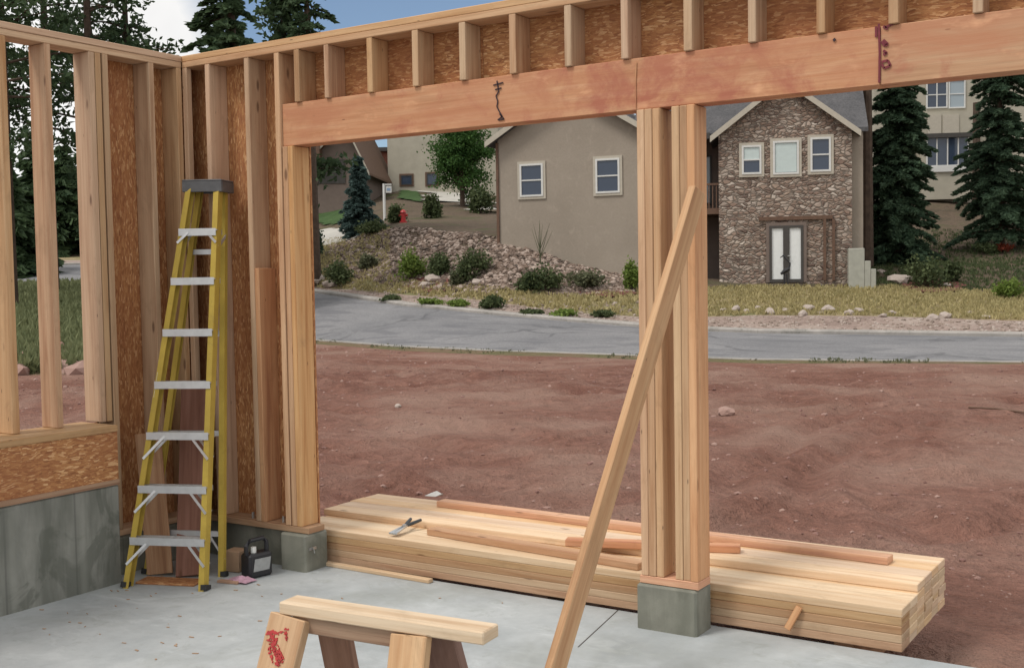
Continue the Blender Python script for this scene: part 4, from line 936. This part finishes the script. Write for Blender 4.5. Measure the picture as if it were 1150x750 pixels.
# ------------------------------------------------------------------ houses
class Fr:
    def __init__(s, pl, pr):
        pl, pr = np.array(pl), np.array(pr); s.o = pl.copy(); s.x = (pr-pl)*[1, 1, 0]; s.W = np.linalg.norm(s.x); s.x /= s.W
        s.n = np.array([-s.x[1], s.x[0], 0]); s.n = s.n if s.n@(pl-CAM) > 0 else -s.n   # away from viewer
    def sz(s, px, py, d=0):
        r = ray(px, py); t = ((s.o+s.n*d-CAM)@s.n)/(r@s.n); P = CAM+r*t; return (P-s.o)@s.x, P[2]
    def P(s, a, d, z): q = s.o+s.x*a+s.n*d; return np.array([q[0], q[1], z])
    def box(s, mb, a0, a1, d0, d1, z0, z1): return mb.box(s.P((a0+a1)/2, (d0+d1)/2, (z0+z1)/2), s.x*(a1-a0), s.n*(d1-d0), (0, 0, z1-z0))
    def prism(s, mb, prof, d0, d1):
        """prof: list of (a,z) outline extruded in depth"""
        A = [s.P(a, d0, z) for a, z in prof]; B = [s.P(a, d1, z) for a, z in prof]; uv = [(a, z) for a, z in prof]
        mb.quad(A, uv); mb.quad(B[::-1], uv[::-1]); n = len(prof)
        for i in range(n):
            j = (i+1) % n; mb.quad([A[j], A[i], B[i], B[j]], [(d0, prof[j][1]), (d0, prof[i][1]), (d1, prof[i][1]), (d1, prof[j][1])])
        return mb
    def gable_roof(s, parent, a0, a1, am, ze, zp, d0, d1, ov=.35, th=.16, mat='shingle'):
        for e in (a0, a1):
            sg = -1 if e == a0 else 1; sl = (zp-ze)/abs(am-e); ee = e+sg*ov; zz = ze-sl*ov; mb = MB()
            s.prism(mb, [(am, zp), (ee, zz), (ee, zz+th), (am, zp+th)], d0-ov, d1+ov); mb.build('roof', M[mat], parent)
            mb = MB(); s.prism(mb, [(am, zp+th+.01), (ee, zz+th+.01), (ee, zz-.06), (am, zp-.06)], d0-ov-.05, d0-ov-.004); mb.build('fascia', M['trimtan'], parent)
    def window(s, parent, px0, py0, px1, py1, d=0, blind=None, mull=1, vert=0, frame='trimwhite', surround='trimtan', glass_='glass', name='window'):
        a0, z1 = s.sz(px0, py0, d); a1, _ = s.sz(px1, py0, d); _, z0 = s.sz((px0+px1)/2, py1, d); f = .07; mb = MB()
        if surround:
            q = .10; S2 = MB()
            for b in ((a0-q, a0, z0-q, z1+q), (a1, a1+q, z0-q, z1+q), (a0, a1, z1, z1+q), (a0, a1, z0-q, z0)): s.box(S2, b[0], b[1], d-.05, d-.002, b[2], b[3])
        for b in ((a0, a0+f, z0, z1), (a1-f, a1, z0, z1), (a0+f, a1-f, z1-f, z1), (a0+f, a1-f, z0, z0+f)): s.box(mb, b[0], b[1], d-.075, d-.003, b[2], b[3])
        for k in range(mull): zz = z0+(z1-z0)*(k+1)/(mull+1); s.box(mb, a0+f, a1-f, d-.065, d-.003, zz-.025, zz+.025)
        for k in range(vert): aa = a0+(a1-a0)*(k+1)/(vert+1); s.box(mb, aa-.03, aa+.03, d-.07, d-.004, z0+f, z1-f)
        w_ = mb.build(name, M[frame], parent)
        if surround: S2.build('surround', M[surround], w_)
        g = MB(); s.box(g, a0+f, a1-f, d-.03, d-.005, z0+f, z1-f); g.build('pane', M[glass_], w_)
        if blind:
            b = MB(); zz = z1-(z1-z0)*blind; s.box(b, a0+f+.01, a1-f-.01, d-.036, d-.031, zz, z1-f-.01); b.build('blind', M['blind'], w_)
        return w_
# main house : taupe wing, stone gable, recessed porch
FB = Fr(at(561, 300, 45.6), at(728, 300, 43.4)); FS = Fr(at(808, 317, 43.2), at(957, 317, 42.2))
hs = thing('house', 'two-storey house with taupe stucco wing, stone-clad gable and grey roofs', 'house', FS.P(-3, 4, 1.3))
# taupe wing
_, ze = FB.sz(561, 158); aL = 0; aR = FB.W; am_, zp_ = FB.sz(641, 98); am_ = (aL+aR)/2
mb = MB(); FB.prism(mb, [(aL, .4), (aR, .4), (aR, ze), (am_, zp_), (aL, ze)], 0, 9); mb.build('side_wall', M['stucco'], hs)
FB.gable_roof(hs, aL, aR, am_, ze, zp_, 0, 9, .38)
FB.window(hs, 584, 185, 610, 221, surround='trimtan'); FB.window(hs, 669, 179, 696, 217, surround='trimtan')
a, z = FB.sz(561, 170); mb = MB(); FB.box(mb, -.06, .04, -.07, -.0025, 1.6, ze-.1); mb.build('downspout', M['brown'], hs)
# stone gable
_, zeS = FS.sz(808, 152); _, zpS = FS.sz(882, 93); amS = FS.W/2
mb = MB(); FS.prism(mb, [(0, .6), (FS.W, .6), (FS.W, zeS), (amS, zpS), (0, zeS)], 0, 8); mb.build('stone_wall', M['stone'], hs)
FS.gable_roof(hs, 0, FS.W, amS, zeS, zpS, 0, 8, .3)
FS.window(hs, 833, 164, 855, 196, blind=.5, surround='trimtan'); FS.window(hs, 868, 159, 897, 196, blind=.93, mull=0, surround='trimtan'); FS.window(hs, 910, 155, 933, 193, surround='trimtan')
# double glass door
a0, z1 = FS.sz(864, 254); a1, _ = FS.sz(902, 254); _, z0 = FS.sz(883, 317); mb = MB(); f = .09; mid_ = (a0+a1)/2
for b in ((a0, a0+f, z0, z1), (a1-f, a1, z0, z1), (mid_-f*1.3, mid_+f*1.3, z0+f*1.3, z1-f), (a0+f, a1-f, z1-f, z1), (a0+f, a1-f, z0, z0+f*1.3)): FS.box(mb, b[0], b[1], -.09, -.003, b[2], b[3])
dr = mb.build('door', M['trimdark'], hs)
for b in ((a0+f, mid_-f*1.3), (mid_+f*1.3, a1-f)): g = MB(); FS.box(g, b[0], b[1], -.04, -.004, z0+f*1.3, z1-f); g.build('pane', M['doorpane'], dr)
mb = MB(); mb.tube([FS.P(mid_+.05, -.1, z0+.95), FS.P(mid_+.05, -.14, z0+.98), FS.P(mid_+.15, -.14, z0+.98)], .015, 6); mb.build('handle', M['steel'], dr)
mb = MB()
for b in ((a0-.12, a0-.002, z0, z1+.12), (a1+.002, a1+.12, z0, z1+.12), (a0-.002, a1+.002, z1+.002, z1+.12)): FS.box(mb, b[0], b[1], -.07, -.003, b[2], b[3])
mb.build('surround', M['brown_shade_stucco'], dr)
# corner strip right of the stone wall and timber ledger over the door
mb = MB(); FS.box(mb, FS.W+.002, FS.W+.42, .3, 8, .8, zeS-.05); mb.build('corner_wall', M['stucco'], hs)
mb = MB(); aa0, zz = FS.sz(852, 246); aa1, _ = FS.sz(935, 246)
FS.box(mb, aa0, aa1, -.10, -.003, zz-.07, zz+.07)
for px in (926, 936): a_, _ = FS.sz(px, 250); FS.box(mb, a_-.05, a_+.05, -.1, -.003, z0+.05, zz-.072)
mb.build('timber_ledger', M['brown'], hs)
# recessed porch
Wr = (FS.o-FB.P(FB.W, 0, 0))@FS.x
mb = MB(); FS.box(mb, -Wr-.5, -.002, 2.6, 8, .6, zeS+.3); mb.build('recessed_wall', M['brown_shade_stucco'], hs)  # beige stucco wall, its porch shade put into the darker colour
a_, zd = FS.sz(798, 236); mb = MB(); FS.box(mb, -Wr-.3, -.003, .25, 2.598, zd-.14, zd+.08); dk = mb.build('deck', M['brown'], hs)
mb = MB(); a2, _ = FS.sz(793, 200)
for k in range(12): a3 = -.1-k*.14; FS.box(mb, a3-.02, a3+.02, .3, .34, zd+.08, zd+.95)
FS.box(mb, -Wr-.3, -.003, .28, .36, zd+.95, zd+1.03); mb.build('railing', M['brown'], dk)
FS.window(hs, 788, 175, 799, 230, d=2.598, mull=0, surround=None, frame='trimdark', glass_='glasspale'); 
# main roof behind
zr = zeS-.05; mb = MB(); 
P = [(-Wr-1.2, -.25+.3), (FS.W+.55, .05)]
def slab(a0, a1, d0, zz0, d1, zz1, th, name, mat):
    mb = MB(); Q = [FS.P(a0, d0, zz0), FS.P(a1, d0, zz0), FS.P(a1, d1, zz1), FS.P(a0, d1, zz1)]; U = [q+np.array([0, 0, th]) for q in Q]
    uv = [(0, 0), (5, 0), (5, 5), (0, 5)]; mb.quad(Q[::-1], uv); mb.quad(U, uv)
    for i in range(4): j = (i+1) % 4; mb.quad([Q[i], Q[j], U[j], U[i]], uv)
    return mb.build(name, mat, hs)
slab(-Wr-.6, FS.W+.6, .22, zr, 4.6, zr+3.4, .16, 'roof', M['shingle']); slab(-Wr-.6, FS.W+.6, 9.2, zr, 4.6, zr+3.4, .16, 'roof', M['shingle'])
mb = MB(); FS.box(mb, -Wr-.4, -.32, .08, .215, zr-.05, zr+.17); mb.build('gutter', M['trimdark'], hs)
mb = MB(); FS.prism(mb, [(0, .6), (.2, .6), (.2, zr), (0, zr)], 8.002, 9); mb.build('back_wall', M['stucco'], hs)
# grey steps beside the house
st_ = thing('steps', 'stepped grey concrete block at the right corner of the stone house', 'steps', FS.P(FS.W+.3, -.5, 1.2)); mb = MB()
for i, (x0, x1, y0) in enumerate(((953, 971, 279), (971.2, 978, 293), (978.2, 984, 302))):
    a0, z1 = FS.sz(x0, y0, -.6); a1, _ = FS.sz(x1, y0, -.6); FS.box(mb, a0, a1, -.6, -.05, 1.0, z1)
mb.build('blocks', M['metalgrey'], st_, bevel=.02)
# black ornament by the door
p = FS.P(FS.sz(880, 317)[0], -.7, 0); p[2] = terr(p[0], p[1]); orn = thing('garden_ornament', 'thin black long-legged ornament standing in front of the glass door', 'ornament', p); X_ = FS.x; mb = MB()
mb.tube([p+X_*.0, p+X_*.02+[0, 0, .45]], .025, 6); mb.tube([p+X_*.14, p+X_*.10+[0, 0, .42]], .025, 6)
mb.tube([p+X_*-.12+[0, 0, .42], p+X_*.06+[0, 0, .55], p+X_*.2+[0, 0, .62]], [.04, .09, .05], 8)
mb.tube([p+X_*.17+[0, 0, .6], p+X_*.22+[0, 0, .8], p+X_*.08+[0, 0, .97], p+X_*-.02+[0, 0, 1.1], p+X_*-.14+[0, 0, 1.02]], [.04, .03, .03, .045, .01], 8); mb.build('body', M['black'], orn)
# far right house
FR_ = Fr(at(982, 207, 62), at(1210, 207, 60.5)); fr_h = thing('house', 'tan house with bay windows up the slope between the two large spruces', 'house', FR_.P(3, 4, 6))
mb = MB(); FR_.box(mb, 0, FR_.W, 0, 9, 4., 13); mb.build('wall', M['stucco2'], fr_h)
FR_.gable_roof(fr_h, 0, FR_.W, FR_.W/2, 13, 15.5, 0, 9, .5)
mb = MB(); a0, z1 = FR_.sz(1036, 127, -.7); a1, z0 = FR_.sz(1092, 206, -.7); FR_.box(mb, a0, a1, -.7, -.003, z0-.8, z1); by = mb.build('bay', M['stucco2'], fr_h)
FR_.window(fr_h, 1040, 154, 1088, 187, d=-.7, mull=0, vert=3, surround=None, blind=None); FR_.window(fr_h, 1040, 92, 1064, 122, d=0, mull=1, vert=1, surround=None); FR_.window(fr_h, 1065, 90, 1084, 122, d=0, mull=1, vert=0, surround=None, glass_='glasspale')
mb = MB()
for x0, x1 in ((1042, 1057), (1059, 1077)): a0, z1 = FR_.sz(x0, 129, -.75); a1, z0 = FR_.sz(x1, 150, -.75); FR_.box(mb, a0, a1, -.75, -.701, z0, z1)
mb.build('panel', M['trimtan'], fr_h)
a0, z1 = FR_.sz(1034, 187, -.8); a1, z0 = FR_.sz(1094, 192, -.8); mb = MB(); FR_.box(mb, a0, a1, -.8, -.701, z0, z1); mb.build('sill_band', M['trimwhite'], fr_h)
a0, z1 = FR_.sz(1034, 150.5, -.9); a1, z0 = FR_.sz(1094, 153.5, -.9); mb = MB(); FR_.box(mb, a0, a1, -.9, -.701, z0, z1); mb.build('eave_band', M['trimdark'], fr_h)
# cream house behind the tree
FC = Fr(at(436, 212, 84.6), at(560, 212, 84)); ch = thing('house', 'plain cream house with two small basement windows behind the sign', 'house', FC.P(4, 4, 8.4))
mb = MB(); zt_ = FC.sz(436, 100)[1]; FC.box(mb, 0, FC.W, 0, 10, 6.5, zt_); mb.build('wall', M['stucco2'], ch); FC.gable_roof(ch, 0, FC.W, FC.W/2, zt_, zt_+2.4, 0, 10, .5)
FC.window(ch, 450, 197, 463, 208, mull=0, surround='brown', frame='trimdark'); FC.window(ch, 479, 195, 491, 208, mull=0, surround='brown', frame='trimdark')
# red brown garage
FG = Fr(at(408, 207, 91.1), at(437, 207, 91)); gh = thing('garage', 'low red-brown garage between the porch house and the cream house', 'garage', FG.P(1, 3, 8.5))
zg = FG.sz(410, 171)[1]; mb = MB(); FG.box(mb, -.5, FG.W+1, 0, 6, 6.5, zg); mb.build('wall', M['redbrown'], gh); mb = MB(); FG.box(mb, -.9, FG.W+1, -.5, 6, zg+.002, zg+.3); mb.build('roof', M['trimdark'], gh)
a0, z1 = FG.sz(411, 197); a1, z0 = FG.sz(434, 208); mb = MB(); FG.box(mb, a0, a1, -.1, -.003, z0, z1); mb.build('door', M['stucco2'], gh)
# porch house
FP = Fr(at(330, 212, 77.4), at(412, 212, 77)); ph = thing('house', 'dark porch house with tan gable at the left of the left opening', 'house', FP.P(2, 4, 8.5))
zpe = FP.sz(350, 178)[1]; zpp = FP.sz(392, 140)[1]; mb = MB(); aw = FP.sz(407, 200)[0]; ag = FP.sz(372, 178)[0]
FP.prism(mb, [(0, 6.2), (aw, 6.2), (aw, zpe), ((ag+aw)/2, zpp), (ag-1.2, zpe), (0, zpe)], 0, 9); mb.build('wall', M['brown_shade_stucco'], ph)
FP.gable_roof(ph, ag-1.2, aw, (ag+aw)/2, zpe, zpp, 0, 9, .6, mat='brown')
mb = MB(); FP.box(mb, -3, ag-.6, -.8, 9, zpe-.2, zpe+1.2); mb.build('roof', M['brown'], ph)
a0, z1 = FP.sz(357, 180, -.02); a1, z0 = FP.sz(388, 206, -.02); mb = MB(); FP.box(mb, a0, a1, -.05, -.003, z0, z1); mb.build('garage_door', M['trimdark'], ph)
mb = MB(); a0, z1 = FP.sz(396, 184); a1, z0 = FP.sz(405, 207); FP.box(mb, a0, a1, -.3, -.003, z0, z1); mb.build('pillar', M['stone'], ph)
its = []
for k in range(90):
    px, py = random.uniform(346, 396), random.uniform(203, 232); q = drop(px, py); its.append((q[0], q[1], q[2]+.1, random.uniform(.2, .4)))
tag(rocks_mesh('rock_bank', its, M['rock']), 'jumbled reddish rocks below the dark porch house', 'rocks', kind='stuff')
# sign and hydrant
q = drop(432, 248); D = (q[:2]-CAM[:2])@fh; u = px2m(1, D); sg_ = thing('sign_post', 'white post with a small hanging white sign near the blue spruce', 'sign', q)
mb = MB(); mb.aab(q[0]-.055, q[0]+.055, q[1]-.055, q[1]+.055, q[2]-.1, q[2]+u*41); mb.build('post', M['trimwhite'], sg_)
X_ = np.array([rh[0], rh[1], 0]); Y_ = np.array([fh[0], fh[1], 0]); mb = MB(); mb.box(q+X_*u*3.5+[0, 0, u*40], X_*u*10, Y_*.06, (0, 0, .08)); mb.build('arm', M['trimwhite'], sg_)
mb = MB(); mb.box(q+X_*u*5.2+[0, 0, u*34.5], X_*u*6.5, Y_*.04, (0, 0, u*7.5)); pn = mb.build('sign_panel', M['trimwhite'], sg_); mb = MB(); mb.box(q+X_*u*5.2+[0, 0, u*34.5]-Y_*.024, X_*u*4, Y_*.006, (0, 0, u*3)); mb.build('print', M['signblue'], pn)
q = drop(453, 250); D = (q[:2]-CAM[:2])@fh; u = px2m(1, D); hy = thing('fire_hydrant', 'small red fire hydrant right of the white sign post', 'hydrant', q)
mb = MB(); mb.tube([q-[0, 0, .05], q+[0, 0, .05], q+[0, 0, .06], q+[0, 0, u*11]], [.2, .2, .13, .13], 10); mb.build('barrel', M['hydrant'], hy)
mb = MB(); mb.tube([q+[0, 0, u*11], q+[0, 0, u*13], q+[0, 0, u*14.2]], [.17, .12, .04], 10); mb.build('bonnet', M['hydrant'], hy)
mb = MB(); mb.tube([q-X_*.22+[0, 0, u*8], q+X_*.22+[0, 0, u*8]], .07, 8); mb.build('nozzles', M['hydrant'], hy)
